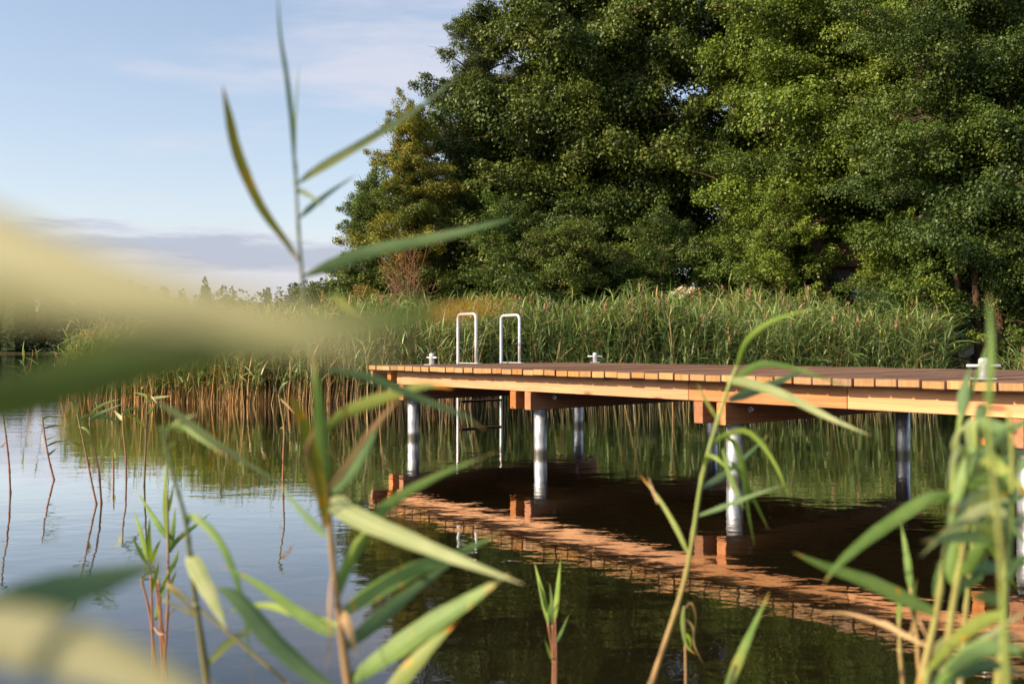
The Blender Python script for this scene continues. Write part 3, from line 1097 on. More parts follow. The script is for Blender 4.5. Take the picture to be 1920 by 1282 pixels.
# ------------------------------------------------------------------ reed bed
def reed_proto(r, dry=False, plume=False, n_leaf=10, low=False):
    """one reed 1 m tall as quads, colours; scaled when placed"""
    V, F, C = [], [], []
    bend = r.normal(size=2) * 0.07
    def axis(f):
        return np.array([bend[0] * f * f, bend[1] * f * f, f])
    segs = 4
    for i in range(segs + 1):
        f = i / segs
        p = axis(f)
        w = 0.0036 * (1.1 - 0.7 * f)
        for k in range(3):
            a = 2.094 * k
            V.append(p + np.array([math.cos(a) * w, math.sin(a) * w, 0]))
    for i in range(segs):
        for k in range(3):
            k2 = (k + 1) % 3
            F.append((i * 3 + k, i * 3 + k2, i * 3 + 3 + k2, i * 3 + 3 + k))
            f = i / segs
            lo = (np.array((0.36, 0.25, 0.12)) if low else np.array((0.16, 0.135, 0.055))) if not dry else np.array((0.50, 0.30, 0.15))
            hi = np.array((0.13, 0.17, 0.040)) if not dry else np.array((0.42, 0.31, 0.16))
            C.append((lo * (1 - f) + hi * f) * r.uniform(0.75, 1.2))
    for j in range(n_leaf):
        f0 = (0.34 if not low else 0.42) + (0.64 if not low else 0.56) * (j + r.random() * 0.7) / n_leaf
        p0 = axis(f0)
        a = j * 2.6 + r.normal() * 0.5
        ln = (0.20 + 0.10 * r.random()) * (1.1 - 0.3 * abs(f0 - 0.7))
        el = R_(r.uniform(36, 84))
        droop = r.uniform(0.12, 0.95)
        wd = 0.0066 * r.uniform(0.65, 1.3)
        dirh = np.array([math.cos(a), math.sin(a), 0])
        side = np.array([-math.sin(a), math.cos(a), 0]) + np.array([0, 0, r.normal() * 0.5])
        side /= np.linalg.norm(side)
        b = len(V)
        n = 3
        for q in range(n + 1):
            s = q / n
            p = p0 + dirh * ln * (math.cos(el) * s + 0.35 * droop * s * s) + np.array([0, 0, ln * (math.sin(el) * s - droop * 0.75 * s * s)])
            ww = wd * (0.55 + 0.45 * min(1, s * 3)) * (1 - s ** 2.2) + 0.0004
            V.append(p - side * ww); V.append(p + side * ww)
        if r.random() < 0.05 or dry:
            col = np.array((0.34, 0.27, 0.13)) if r.random() < 0.6 else np.array((0.24, 0.16, 0.085))
        else:
            q = r.random()
            col = np.array((0.078, 0.150, 0.060)) * (1 - q) + np.array((0.220, 0.300, 0.118)) * q
            if f0 > 0.85: col = col * np.array((1.2, 1.1, 0.9))
        for q in range(n):
            F.append((b + 2 * q, b + 2 * q + 1, b + 2 * q + 3, b + 2 * q + 2))
            C.append(col * r.uniform(0.9, 1.1))
    if plume:
        for j in range(16):
            f = 0.95 + 0.10 * r.random()
            p = axis(f)
            a = r.random() * 6.28
            d = np.array([math.cos(a) * 0.018 + 0.02, math.sin(a) * 0.018, 0.035])
            sd = np.array([-math.sin(a), math.cos(a), 0.2]) * 0.006
            b = len(V)
            V += [p - sd, p + sd, p + d + sd * 0.4, p + d - sd * 0.4]
            F.append((b, b + 1, b + 2, b + 3))
            C.append(np.array((0.30, 0.19, 0.12)) * r.uniform(0.8, 1.3))
    return np.array(V), np.array(F), np.array(C)


BED = [(-8.5, 17.9), (-6.6, 17.4), (-5.0, 16.9), (-2.6, 16.7), (0, 16.8), (3.0, 16.3), (5.5, 15.8), (6.9, 15.4), (7.3, 15.9), (7.4, 18.5), (7.3, 21.5), (4, 23), (-1, 23.3), (-4, 23.5), (-5.5, 24.5), (-8.0, 23.5), (-9.6, 21.5), (-9.3, 19.0)]


def scatter(n, poly, r):
    P = np.array(poly)
    out = np.zeros((0, 2))
    while len(out) < n:
        q = r.random((n * 2, 2)) * (P.max(0) - P.min(0)) + P.min(0)
        out = np.concatenate([out, q[in_poly(q[:, 0], q[:, 1], poly)]])
    return out[:n]


def reed_mass(name, label, pos, heights, protos, weights, r, kind='stuff'):
    which = r.choice(len(protos), size=len(pos), p=weights)
    VV, FF, CC = [], [], []
    nv = 0
    gz = ground_z(pos[:, 0], pos[:, 1])
    for k, (V, F, C) in enumerate(protos):
        ix = np.where(which == k)[0]
        if not len(ix):
            continue
        a = r.random(len(ix)) * 6.283
        tilt = r.normal(size=(len(ix), 2)) * 0.06 + np.array([0.05, 0.0])
        h = heights[ix]
        zb = np.minimum(gz[ix], 0.0) if False else np.maximum(gz[ix], -0.25)
        full = h - zb
        hs = 0.55 * full + 0.45 * 2.0            # leaves keep their size, stems stretch
        c, s = np.cos(a)[:, None], np.sin(a)[:, None]
        x = V[None, :, 0] * hs[:, None]; y = V[None, :, 1] * hs[:, None]; z = V[None, :, 2] * full[:, None]
        X = c * x - s * y + tilt[:, :1] * z + pos[ix, 0][:, None]
        Y = s * x + c * y + tilt[:, 1:] * z + pos[ix, 1][:, None]
        Z = z + zb[:, None]
        VV.append(np.stack([X, Y, Z], -1).reshape(-1, 3))
        n = len(ix)
        FF.append((F[None] + (np.arange(n) * len(V))[:, None, None] + nv).reshape(-1, 4))
        gold = np.clip((-pos[ix, 0] - 2.5) / 3.0, 0, 1)[:, None, None]       # colour brighter and yellower towards the left end of the bed
        pale = (np.clip((pos[ix, 1] - 19.3) / 1.2, 0, 1) * np.clip(1 - np.abs(pos[ix, 0] - 2.2) / 3.6, 0, 1))[:, None, None]   # dry grass strip behind
        CC.append((C[None] * (0.88 + 0.5 * r.random((n, 1, 1))) * (1 + gold * np.array([0.34, 0.20, -0.10]) + pale * np.array([0.75, 0.45, 0.35]))).reshape(-1, 3))
        nv += n * len(V)
    o = link(name, mesh_np(name, np.concatenate(VV), np.concatenate(FF), False, np.concatenate(CC)), M['reedmass'])
    return tag(o, label, 'reeds', kind=kind)


def reed_bed():
    r = np.random.default_rng(9)
    protos = [reed_proto(r) for _ in range(26)] + [reed_proto(r, plume=True) for _ in range(4)] + [reed_proto(r, dry=True, n_leaf=3) for _ in range(6)]
    wts = np.array([1.0] * 26 + [0.65] * 4 + [0.30] * 6)
    wts /= wts.sum()
    pos = scatter(7200, BED, r)
    # the front rows stand closer
    edge = BED[:9]
    fr = []
    for (a, b) in zip(edge[:-1], edge[1:]):
        ln = math.dist(a, b)
        k = int(ln * 330)
        t = r.random((k, 1))
        e = np.array(a) * (1 - t) + np.array(b) * t
        e[:, 1] += np.abs(r.normal(size=k)) * 0.9 - 0.15
        fr.append(e)
    pos = np.concatenate([pos] + fr)
    dfront = np.interp(pos[:, 0], [p[0] for p in edge], [p[1] for p in edge])
    back = np.clip((pos[:, 1] - dfront) / 5.0, 0, 1)
    und = np.sin(pos[:, 0] * 0.9) * np.cos(pos[:, 1] * 0.7 + 1) * 0.12 + np.sin(pos[:, 0] * 2.3 + 2) * 0.07
    left = np.clip((-pos[:, 0] - 3.6) / 4.0, 0, 1)
    h = 1.36 + 0.46 * back + und * 1.5 - 0.42 * left - 0.10 * back * left + r.normal(size=len(pos)) * 0.18
    reed_mass('reed_bed', 'wide bed of green reeds with tan stalks along the far bank', pos, h, protos, wts, r)
    # bare-footed outer fringe at the left, its tan stalks in the sun
    pf = [reed_proto(r, low=True, n_leaf=7) for _ in range(12)] + [reed_proto(r, dry=True, low=True, n_leaf=2) for _ in range(5)]
    k = 1300
    t = r.random((k, 1))
    e = BED[:6]
    xs = -8.6 + 7.9 * t[:, 0]
    ps = np.stack([xs, np.interp(xs, [q[0] for q in e], [q[1] for q in e]) - 0.12 + 0.3 * np.abs(r.normal(size=k)) - 0.35 * r.random(k) ** 3 - 3.2 * r.random(k) ** 22], -1)
    lf = np.clip((-xs - 3.6) / 4.0, 0, 1)
    wf = np.array([1.0] * 12 + [0.9] * 5)
    reed_mass('reed_fringe', 'tan stalked outer fringe of the reed bed standing in the water at the left', ps, 1.22 - 0.40 * lf + r.normal(size=k) * 0.16, pf, wf / wf.sum(), r)
    # thin stray reeds at the shaded right end
    pos2 = np.stack([8.2 + 3.6 * r.random(420), 14.6 - 0.0 + 1.6 * r.random(420)], -1)
    reed_mass('reed_patch', 'sparse shaded reeds in front of the leaning stems at the right', pos2, 0.62 + 0.42 * r.random(420), protos, wts, r)


reed_bed()


# ------------------------------------------------------------------ single reeds in the foreground
def ribbon(P, wmax, n=16, twist=0.5, fold=0.25, base_w=0.45, seed=0, peak=0.32, blunt=False):
    """leaf blade along the spine P: three rows of points, a shallow V across, twisting slowly"""
    S = spline(P, n)
    r = random.Random(seed)
    tw0 = r.uniform(-0.35, 0.35)
    V, F, UV = [], [], []
    camp = Vector((0, 0, CAM_H))
    side_prev = None
    for i, p in enumerate(S):
        s = i / (n - 1)
        t = (S[min(i + 1, n - 1)] - S[max(i - 1, 0)]).normalized()
        view = (p - camp).normalized()
        side = t.cross(view)
        if side.length < 0.15 and side_prev is not None:
            side = side_prev
        side = side.normalized()
        if side_prev is not None and side.dot(side_prev) < 0:
            side = -side
        side_prev = side.copy()
        nrm = side.cross(t).normalized()
        a = tw0 + twist * (s - 0.4)
        sd = side * math.cos(a) + nrm * math.sin(a)
        nn = nrm * math.cos(a) - side * math.sin(a)
        if s < peak:
            q = base_w + (1 - base_w) * math.sin(s / peak * math.pi / 2)
        else:
            q = (1 - ((s - peak) / (1 - peak)) ** 1.7)
        wv = wmax * 0.5 * max(q, 0.02) * (1 + 0.04 * math.sin(i * 2.1 + seed))
        V += [p - sd * wv + nn * wv * fold, p, p + sd * wv + nn * wv * fold]
    for i in range(n - 1):
        for k in range(2):
            a = i * 3 + k
            F.append((a, a + 1, a + 4, a + 3))
            UV += [(k * 0.5, i / (n - 1)), (k * 0.5 + 0.5, i / (n - 1)), (k * 0.5 + 0.5, (i + 1) / (n - 1)), (k * 0.5, (i + 1) / (n - 1))]
    return V, F, UV


LEAF_SEED = [0]


def add_leaf(parent, pts, depth, wpx, mat, dz=None, twist=0.5, base_w=0.45, peak=0.32, fold=0.25, n=16):
    """pts: places along the leaf in the photograph, base first; depth at the base, dz: how far the tip leans away (+) or towards us"""
    LEAF_SEED[0] += 1
    sd = LEAF_SEED[0]
    rr = random.Random(sd * 13)
    if dz is None:
        dz = rr.uniform(-0.10, 0.14) * min(depth, 1.5)
    k = len(pts)
    acc = [0.0]
    for a, b in zip(pts[:-1], pts[1:]):
        acc.append(acc[-1] + math.dist(a, b))
    P = [at(px, py, depth + dz * (acc[i] / acc[-1])) for i, (px, py) in enumerate(pts)]
    org = Vector(parent.location)
    V, F, UV = ribbon(P, wpx * 0.78 / FPX * depth, n, twist, fold, base_w, sd, peak)
    me = mesh_np('leaf', np.array([tuple(v - org) for v in V]), np.array(F), True, uv=np.array(UV))
    return link('leaf', me, M[mat], parent)


def add_stem(parent, pts, depth, w0, w1, mat, to_bed=True, lean=0.0, sides=8, nodes=True, name='stem'):
    """pts from the foot upward; the stem goes on down into the lake bed"""
    P = [at(px, py, depth + lean * i / max(1, len(pts) - 1)) for i, (px, py) in enumerate(pts)]
    if to_bed and P[0].z > -0.4:
        d = (P[0] - P[1]).normalized()
        d.z = min(d.z, -0.75)
        d.normalize()
        P.insert(0, P[0] + d * ((P[0].z + 0.45) / -d.z))
    n = max(14, 6 * len(P))
    S = spline(P, n)
    r0, r1 = w0 / FPX * depth / 2, w1 / FPX * depth / 2
    rad = []
    for i in range(n):
        f = i / (n - 1)
        q = r0 + (r1 - r0) * f
        if nodes and i % 5 == 2:
            q *= 1.3
        rad.append(q)
    org = Vector(parent.location)
    return MB().tube([p - org for p in S], rad, sides).build(name, M[mat], parent, True)


def reed(label, foot, name='common_reed', group='reeds standing in the near water', cat='reed'):
    px, py, d = foot
    p = at(px, py, d)
    o = empty(name, (p.x, p.y, 0.0))
    tag(o, label, cat, group)
    return o


def foreground():
    # --- tall reed left of the middle
    D = 1.22
    p = reed('tall reed left of the middle reaching above the frame', (655, 1290, D))
    add_stem(p, [(655, 1290), (632, 1120), (617, 960), (604, 820), (588, 690), (574, 590), (560, 440), (553, 300)], D, 15, 5, 'stalk_tall')
    add_leaf(p, [(553, 330), (549, 250), (538, 150), (524, 60), (519, -40)], D, 12, 'leaf_dark', twist=0.8)
    add_leaf(p, [(552, 350), (552, 240), (556, 170), (561, 112)], D, 7, 'leaf_dark')
    add_leaf(p, [(562, 492), (538, 455), (488, 385), (446, 290), (428, 215), (416, 158)], D, 25, 'leaf_yellow', dz=-0.10, peak=0.6, base_w=0.15)
    add_leaf(p, [(556, 345), (600, 315), (690, 262), (780, 205), (862, 140)], D, 23, 'leaf_pale', dz=0.12, base_w=0.2)
    add_leaf(p, [(553, 362), (562, 357), (585, 370), (610, 388)], D, 13, 'leaf_pale', n=10)
    add_leaf(p, [(560, 410), (585, 386), (625, 355), (672, 325)], D, 15, 'leaf_dark', base_w=0.15)
    add_leaf(p, [(570, 518), (620, 498), (700, 470), (810, 448), (905, 425), (965, 408)], D, 32, 'leaf_dark', dz=-0.05, base_w=0.2, peak=0.28, twist=0.3)
    add_leaf(p, [(622, 552), (650, 575), (700, 603)], D * 0.7, 22, 'leaf_pale', dz=0.05)
    # lower leaves of the same reed
    add_leaf(p, [(615, 930), (607, 850), (598, 760), (589, 665)], D, 34, 'leaf_green', dz=-0.04, peak=0.4)
    add_leaf(p, [(612, 990), (600, 900), (578, 820), (556, 762), (540, 740)], D, 30, 'leaf_yellow', dz=-0.1, peak=0.35)
    add_leaf(p, [(610, 960), (585, 890), (578, 840), (590, 800)], D, 18, 'leaf_dry', dz=-0.08)
    add_leaf(p, [(612, 1005), (588, 982), (560, 952), (522, 905)], D, 20, 'leaf_dark', dz=0.1)
    add_leaf(p, [(604, 815), (640, 780), (690, 756), (745, 738), (800, 722), (850, 728)], D, 32, 'leaf_amber', dz=-0.05, peak=0.3)
    add_leaf(p, [(618, 922), (650, 880), (700, 805), (752, 742)], D, 24, 'leaf_dry', dz=-0.08, peak=0.3, base_w=0.7)
    add_leaf(p, [(620, 925), (655, 890), (690, 835), (708, 800)], D, 26, 'leaf_dark', dz=-0.06)
    add_leaf(p, [(606, 690), (680, 705), (733, 723), (800, 752), (870, 780), (912, 808)], D * 0.94, 22, 'leaf_dark', dz=0.05)
    add_leaf(p, [(617, 930), (660, 965), (760, 1008), (870, 1052), (982, 1094)], D, 50, 'leaf_pale', dz=-0.12, peak=0.12, base_w=0.75, twist=0.2)
    add_leaf(p, [(634, 1118), (660, 1048), (700, 980), (735, 940), (820, 892), (932, 846)], D, 32, 'leaf_green', dz=0.05, peak=0.45)
    add_leaf(p, [(632, 1090), (650, 1050), (672, 1010), (700, 985)], D, 16, 'leaf_fresh')
    add_leaf(p, [(640, 1150), (700, 1108), (777, 1066), (860, 1036), (945, 993)], D, 46, 'leaf_green', dz=0.1, twist=0.2)
    add_leaf(p, [(645, 1215), (705, 1165), (775, 1105), (862, 1044)], D, 40, 'leaf_dark', dz=0.1)
    add_leaf(p, [(652, 1278), (720, 1228), (800, 1172), (875, 1125), (955, 1074)], D, 54, 'leaf_green', dz=-0.05, peak=0.45, twist=0.2)
    add_leaf(p, [(705, 1330), (760, 1260), (810, 1205), (865, 1155)], D * 0.96, 42, 'leaf_amber', dz=0.02)
    add_leaf(p, [(634, 1140), (648, 1160), (664, 1200), (672, 1240)], D, 24, 'leaf_dry', dz=-0.04, twist=2.0)
    add_leaf(p, [(624, 1060), (617, 1130), (621, 1190), (614, 1240), (610, 1275)], D, 7, 'leaf_dry', dz=-0.03, twist=3.0)
    add_leaf(p, [(628, 1185), (600, 1172), (560, 1148), (480, 1092), (412, 1058)], D, 32, 'leaf_green', dz=0.05)
    add_leaf(p, [(636, 1170), (560, 1150), (490, 1133), (415, 1148)], D, 20, 'leaf_fresh', dz=0.1)
    add_leaf(p, [(640, 1300), (585, 1262), (510, 1195), (445, 1120), (402, 1100)], D, 46, 'leaf_dark', dz=0.0, peak=0.55)

    # --- second reed with the hanging pale leaf
    D = 1.38
    p = reed('reed with a broad pale hanging leaf left of the tall reed', (388, 1262, D))
    add_stem(p, [(388, 1262), (369, 1132), (356, 1031), (348, 972), (331, 909), (312, 838), (302, 800)], D, 13, 5, 'stalk_dark')
    add_leaf(p, [(352, 1040), (364, 1055), (385, 1095), (408, 1140), (426, 1180)], D, 40, 'leaf_pale', dz=-0.1, peak=0.3, twist=0.2)
    add_leaf(p, [(350, 985), (360, 968), (399, 997), (432, 1052), (458, 1140), (474, 1290)], D, 19, 'leaf_green', dz=-0.15, n=20)
    add_leaf(p, [(388, 1248), (425, 1208), (466, 1182), (505, 1165)], D, 22, 'leaf_pale', dz=0.1)
    add_leaf(p, [(302, 805), (340, 800), (372, 820), (430, 858)], D * 0.95, 12, 'leaf_green')
    add_leaf(p, [(298, 756), (330, 775), (400, 826), (470, 872), (560, 925)], D * 0.9, 17, 'leaf_pale', dz=0.1)
    add_leaf(p, [(308, 822), (320, 800), (345, 785), (372, 775)], D, 9, 'leaf_pale')
    add_leaf(p, [(306, 850), (315, 838), (336, 826)], D, 6, 'leaf_fresh', n=8)
    o = reed('thin dry brown stick leaning across the second reed', (436, 1191, D), name='dry_reed_stick', cat='stick', group=None)
    add_stem(o, [(438, 1192), (370, 1155), (308, 1123)], D + 0.05, 6, 5, 'stalk_brown', to_bed=True)

    # --- tuft of young shoots
    D = 2.72
    fx = lambda x, y: (230 + 0.4215 * x, 740 + 0.4212 * y)
    p = reed('tuft of fresh green reed shoots with reddish feet at lower left', (300, 1250, D))
    for s in ([(152, 1200), (125, 980), (85, 815)], [(196, 1200), (175, 1000), (163, 820)], [(182, 1200), (165, 960), (150, 830)], [(190, 1200), (205, 900), (204, 640), (200, 420)], [(140, 1190), (133, 960), (128, 800)]):
        add_stem(p, [fx(*q) for q in s], D, 6, 4, 'stalk_brown')
    for q, wd, mt in (([(200, 635), (150, 560), (60, 420)], 15, 'leaf_green'), ([(203, 640), (190, 480), (192, 300)], 14, 'leaf_fresh'), ([(212, 700), (225, 600), (236, 490)], 13, 'leaf_green'),
                      ([(210, 700), (250, 640), (320, 585), (395, 522)], 12, 'leaf_green'), ([(112, 735), (85, 620), (48, 500)], 11, 'leaf_fresh'), ([(108, 745), (75, 690), (42, 620)], 10, 'leaf_fresh'),
                      ([(128, 745), (118, 640), (122, 545)], 12, 'leaf_fresh'), ([(130, 760), (150, 690), (172, 640)], 10, 'leaf_fresh'), ([(205, 800), (235, 740), (252, 680)], 12, 'leaf_fresh'),
                      ([(205, 890), (222, 830), (243, 775)], 10, 'leaf_pale'), ([(150, 1000), (165, 920), (195, 835)], 12, 'leaf_green'), ([(126, 800), (110, 760), (98, 735)], 10, 'leaf_green'),
                      ([(132, 880), (150, 800), (165, 740)], 10, 'leaf_fresh'), ([(205, 520), (215, 470), (228, 400)], 9, 'leaf_fresh'), ([(172, 880), (190, 830), (215, 770)], 9, 'leaf_fresh'),
                      ([(190, 1000), (220, 970), (240, 940)], 6, 'leaf_dry'), ([(140, 1030), (165, 1060), (190, 1060)], 5, 'leaf_dry')):
        add_leaf(p, [fx(*a) for a in q], D, wd, mt, n=10)

    # --- little shoot in the open water at the bottom
    D = 2.45
    fx = lambda x, y: (960 + 0.329 * x, 860 + 0.329 * y)
    p = reed('small lone green shoot in open water at the bottom middle', (1036, 1290, D))
    for s in ([(232, 1330), (234, 1150), (205, 930)], [(248, 1330), (250, 1100), (245, 900)], [(236, 1330), (236, 1100), (230, 940)]):
        add_stem(p, [fx(*q) for q in s], D, 5, 3, 'stalk_brown')
    for q, wd, mt in (([(206, 930), (170, 760), (128, 590)], 13, 'leaf_fresh'), ([(245, 905), (258, 740), (276, 570)], 13, 'leaf_fresh'), ([(230, 950), (228, 820), (214, 705)], 9, 'leaf_green'),
                      ([(252, 1045), (285, 970), (322, 885)], 8, 'leaf_green'), ([(226, 1140), (205, 1080), (184, 1018)], 7, 'leaf_green'), ([(200, 870), (180, 790), (150, 690)], 9, 'leaf_green'), ([(206, 920), (214, 860), (222, 800)], 8, 'leaf_fresh')):
        add_leaf(p, [fx(*a) for a in q], D, wd, mt, n=10)

    # --- slender leaning reed in front of the third pair of piles
    D = 1.75
    fx = lambda x, y: (1160 + 0.5634 * x, 560 + 0.5634 * y)
    p = reed('slender reed leaning right with its tip arching over the deck', (1222, 1290, D))
    add_stem(p, [fx(*q) for q in [(100, 1300), (200, 1000), (240, 830), (280, 580), (350, 340), (395, 220)]], D, 11, 6, 'stalk')
    for q, wd, mt in (([(390, 235), (420, 150), (480, 92), (560, 55), (680, 28)], 13, 'leaf_fresh'), ([(232, 850), (190, 760), (130, 660), (70, 585)], 12, 'leaf_amber'),
                      ([(130, 680), (110, 630), (98, 590)], 7, 'leaf_dry'), ([(365, 292), (420, 245), (480, 216), (600, 235), (770, 298)], 18, 'leaf_green'),
                      ([(368, 337), (440, 310), (540, 272), (642, 222)], 24, 'leaf_dark'), ([(360, 280), (420, 278), (560, 325), (700, 395), (838, 455)], 24, 'leaf_pale'),
                      ([(342, 420), (320, 385), (285, 330), (262, 280)], 9, 'leaf_green'), ([(305, 490), (345, 458), (420, 440), (480, 490), (530, 570), (565, 660)], 14, 'leaf_fresh'),
                      ([(278, 628), (340, 590), (420, 525), (502, 448)], 16, 'leaf_dark'), ([(262, 722), (350, 690), (440, 655), (548, 618)], 12, 'leaf_dark'),
                      ([(345, 455), (385, 480), (412, 560), (428, 690), (452, 825)], 15, 'leaf_fresh'), ([(372, 540), (410, 590), (450, 670), (498, 768)], 13, 'leaf_green'),
                      ([(285, 560), (298, 525), (330, 535), (370, 575)], 10, 'leaf_fresh'), ([(345, 500), (370, 590), (400, 660), (415, 700)], 12, 'leaf_green')):
        add_leaf(p, [fx(*a) for a in q], D, wd, mt, n=14)
    p = reed('withered hanging reed with limp tangled leaves beside the slender reed', (1283, 1240, 2.3))
    add_stem(p, [fx(*q) for q in [(222, 1290), (220, 1130), (216, 1020)]], 2.3, 5, 3, 'stalk')
    for q, wd, mt in (([(216, 1020), (212, 1080), (225, 1150), (255, 1180)], 10, 'leaf_amber'), ([(218, 1060), (245, 1090), (250, 1150), (282, 1215)], 6, 'leaf_dry'), ([(218, 1030), (240, 1010), (255, 1060), (248, 1120)], 7, 'leaf_dry'),
                      ([(220, 1110), (235, 1130), (240, 1165)], 9, 'leaf_fresh')):
        add_leaf(p, [fx(*a) for a in q], 2.3, wd, mt, n=10)
    p = reed('single upright green blade rising from the bottom edge right of the slender reed', (1355, 1310, 1.5))
    add_stem(p, [(1350, 1330), (1362, 1295)], 1.5, 8, 6, 'stalk')
    add_leaf(p, [(1360, 1300), (1380, 1245), (1408, 1180), (1442, 1108)], 1.5, 24, 'leaf_green', dz=0.1, base_w=0.6)

    # --- crowded reeds at the right
    D = 1.35
    fx = lambda x, y: (1460 + 0.563 * x, 560 + 0.563 * y)
    p = reed('yellowish reed with long drooping leaves, leftmost of the clump at the right edge', (1725, 1290, D))
    add_stem(p, [fx(*q) for q in [(465, 1300), (520, 1060), (548, 880), (570, 700), (597, 450), (610, 380)]], D, 15, 8, 'stalk')
    for q, wd, mt in (([(573, 648), (500, 660), (400, 722), (290, 800), (200, 880), (148, 945)], 32, 'leaf_green'), ([(535, 1048), (430, 1000), (300, 940), (150, 888), (45, 842)], 36, 'leaf_green'),
                      ([(492, 1155), (420, 1118), (330, 1075), (220, 1045), (105, 1042)], 12, 'leaf_dry'), ([(520, 1000), (530, 920), (545, 850)], 20, 'leaf_green'),
                      ([(607, 405), (612, 340), (622, 280), (640, 225)], 26, 'leaf_dark'), ([(605, 420), (640, 310), (672, 220), (688, 160)], 11, 'leaf_green'), ([(612, 400), (606, 340), (600, 300)], 16, 'leaf_green'),
                      ([(600, 560), (580, 490), (610, 430), (650, 440)], 12, 'leaf_pale'), ([(495, 1130), (455, 1060), (430, 1120), (350, 1070), (320, 1095)], 9, 'leaf_dry')):
        add_leaf(p, [fx(*a) for a in q], D, wd, mt, n=16)
    D = 1.28
    p = reed('leafy blue green reed in the middle of the clump at the right edge', (1760, 1290, D))
    add_stem(p, [fx(*q) for q in [(540, 1300), (575, 1040), (620, 780), (650, 560), (655, 420)]], D, 17, 8, 'stalk')
    for q, wd, mt in (([(652, 400), (645, 440), (660, 560), (668, 760)], 38, 'leaf_pale'), ([(655, 430), (700, 450), (770, 500), (830, 570)], 42, 'leaf_pale'), ([(652, 560), (710, 560), (770, 600), (840, 665)], 40, 'leaf_amber'),
                      ([(648, 480), (620, 560), (590, 660), (560, 800)], 30, 'leaf_green'), ([(640, 620), (700, 640), (780, 660), (850, 640)], 34, 'leaf_dark'), ([(630, 720), (700, 715), (770, 740), (840, 720)], 40, 'leaf_dark'),
                      ([(615, 800), (680, 780), (740, 720), (780, 640)], 34, 'leaf_dark'), ([(610, 850), (600, 740), (640, 680), (720, 640)], 30, 'leaf_green'), ([(600, 900), (680, 895), (760, 885), (850, 880)], 32, 'leaf_dark'),
                      ([(600, 930), (640, 880), (680, 800), (700, 700)], 30, 'leaf_green'), ([(660, 400), (700, 420), (770, 430), (850, 395)], 30, 'leaf_dark'), ([(590, 960), (570, 900), (590, 800), (640, 720)], 26, 'leaf_green'),
                      ([(650, 500), (690, 520), (740, 560), (780, 640)], 34, 'leaf_green'), ([(560, 1130), (540, 1180), (545, 1240), (590, 1330)], 40, 'leaf_pale'), ([(580, 1000), (610, 950), (660, 930), (700, 830)], 26, 'leaf_green'),
                      ([(655, 420), (670, 360), (680, 375), (676, 410)], 18, 'leaf_dark'), ([(640, 560), (610, 500), (580, 540), (560, 640)], 20, 'leaf_pale')):
        add_leaf(p, [fx(*a) for a in q], D, wd, mt, n=14)
    rt = random.Random(47)
    p = reed('bushy reed hanging over at the very right edge of the clump', (1880, 1290, 1.15))
    add_stem(p, [(1868, 1300), (1880, 1150), (1893, 1000), (1897, 860), (1890, 770)], 1.15, 15, 7, 'stalk')
    for k in range(15):
        y0 = rt.uniform(790, 1180)
        x0 = 1892 - (y0 - 860) * 0.04
        a = R_(rt.choice([rt.uniform(105, 165), rt.uniform(15, 75), rt.uniform(150, 215)]))
        ln = rt.uniform(70, 190)
        dr = rt.uniform(0.0, 0.9)
        pts = [(x0 + math.cos(a) * ln * q, y0 - math.sin(a) * ln * q + dr * ln * q * q * 0.8) for q in (0, 0.3, 0.65, 1.0)]
        add_leaf(p, pts, 1.15, rt.uniform(14, 36), rt.choice(['leaf_green', 'leaf_dark', 'leaf_dark', 'leaf_pale', 'leaf_green', 'leaf_amber']), dz=rt.uniform(-0.25, 0.3), twist=rt.uniform(-1.2, 1.6), n=14)
    p = reed('straight tan stalk at the right side of the clump at the right edge', (1800, 1280, 1.5))
    add_stem(p, [fx(*q) for q in [(600, 1300), (615, 1100), (632, 930), (650, 760), (690, 560)]], 1.5, 12, 6, 'stalk')
    for q, wd, mt in (([(680, 620), (730, 560), (780, 520), (830, 500)], 24, 'leaf_green'), ([(650, 760), (700, 820), (750, 900), (800, 975)], 18, 'leaf_fresh'), ([(660, 700), (720, 690), (780, 760), (830, 830)], 26, 'leaf_dark')):
        add_leaf(p, [fx(*a) for a in q], 1.5, wd, mt, n=14)
    D = 1.0
    p = reed('near reed at the lower right corner with blades rising to the right', (1735, 1320, D))
    add_stem(p, [(1720, 1400), (1728, 1330), (1738, 1296)], D, 14, 10, 'stalk')
    for q, wd, mt in (([(490, 1300), (580, 1215), (690, 1125), (830, 1030)], 24, 'leaf_pale'), ([(520, 1290), (610, 1180), (690, 1150), (770, 1165), (840, 1210)], 30, 'leaf_green'), ([(500, 1300), (610, 1230), (720, 1215), (840, 1260)], 34, 'leaf_dark'),
                      ([(560, 1230), (650, 1160), (740, 1110), (830, 1140)], 30, 'leaf_pale'), ([(540, 1270), (640, 1185), (740, 1160), (830, 1160)], 36, 'leaf_dark')):
        add_leaf(p, [fx(*a) for a in q], D, wd, mt, n=14)
    D = 1.6
    p = reed('two thin green shoots just left of the clump at the right edge', (1685, 1290, D))
    add_stem(p, [fx(*q) for q in [(415, 1330), (402, 1180), (398, 1060)]], D, 10, 6, 'stalk')
    add_stem(p, [fx(*q) for q in [(470, 1330), (455, 1100), (437, 960)]], D, 10, 6, 'stalk')
    for q, wd, mt in (([(398, 1080), (398, 1020), (402, 960)], 12, 'leaf_fresh'), ([(438, 970), (425, 860), (404, 735)], 17, 'leaf_green'), ([(455, 1080), (445, 1010), (458, 930)], 12, 'leaf_green')):
        add_leaf(p, [fx(*a) for a in q], D, wd, mt, n=12)
    D = 0.8
    p = reed('blurred upright blade in front of the white bollard at the right', (1855, 1300, D))
    add_stem(p, [(1890, 1400), (1876, 1050), (1858, 860), (1850, 780)], D, 16, 8, 'stalk')
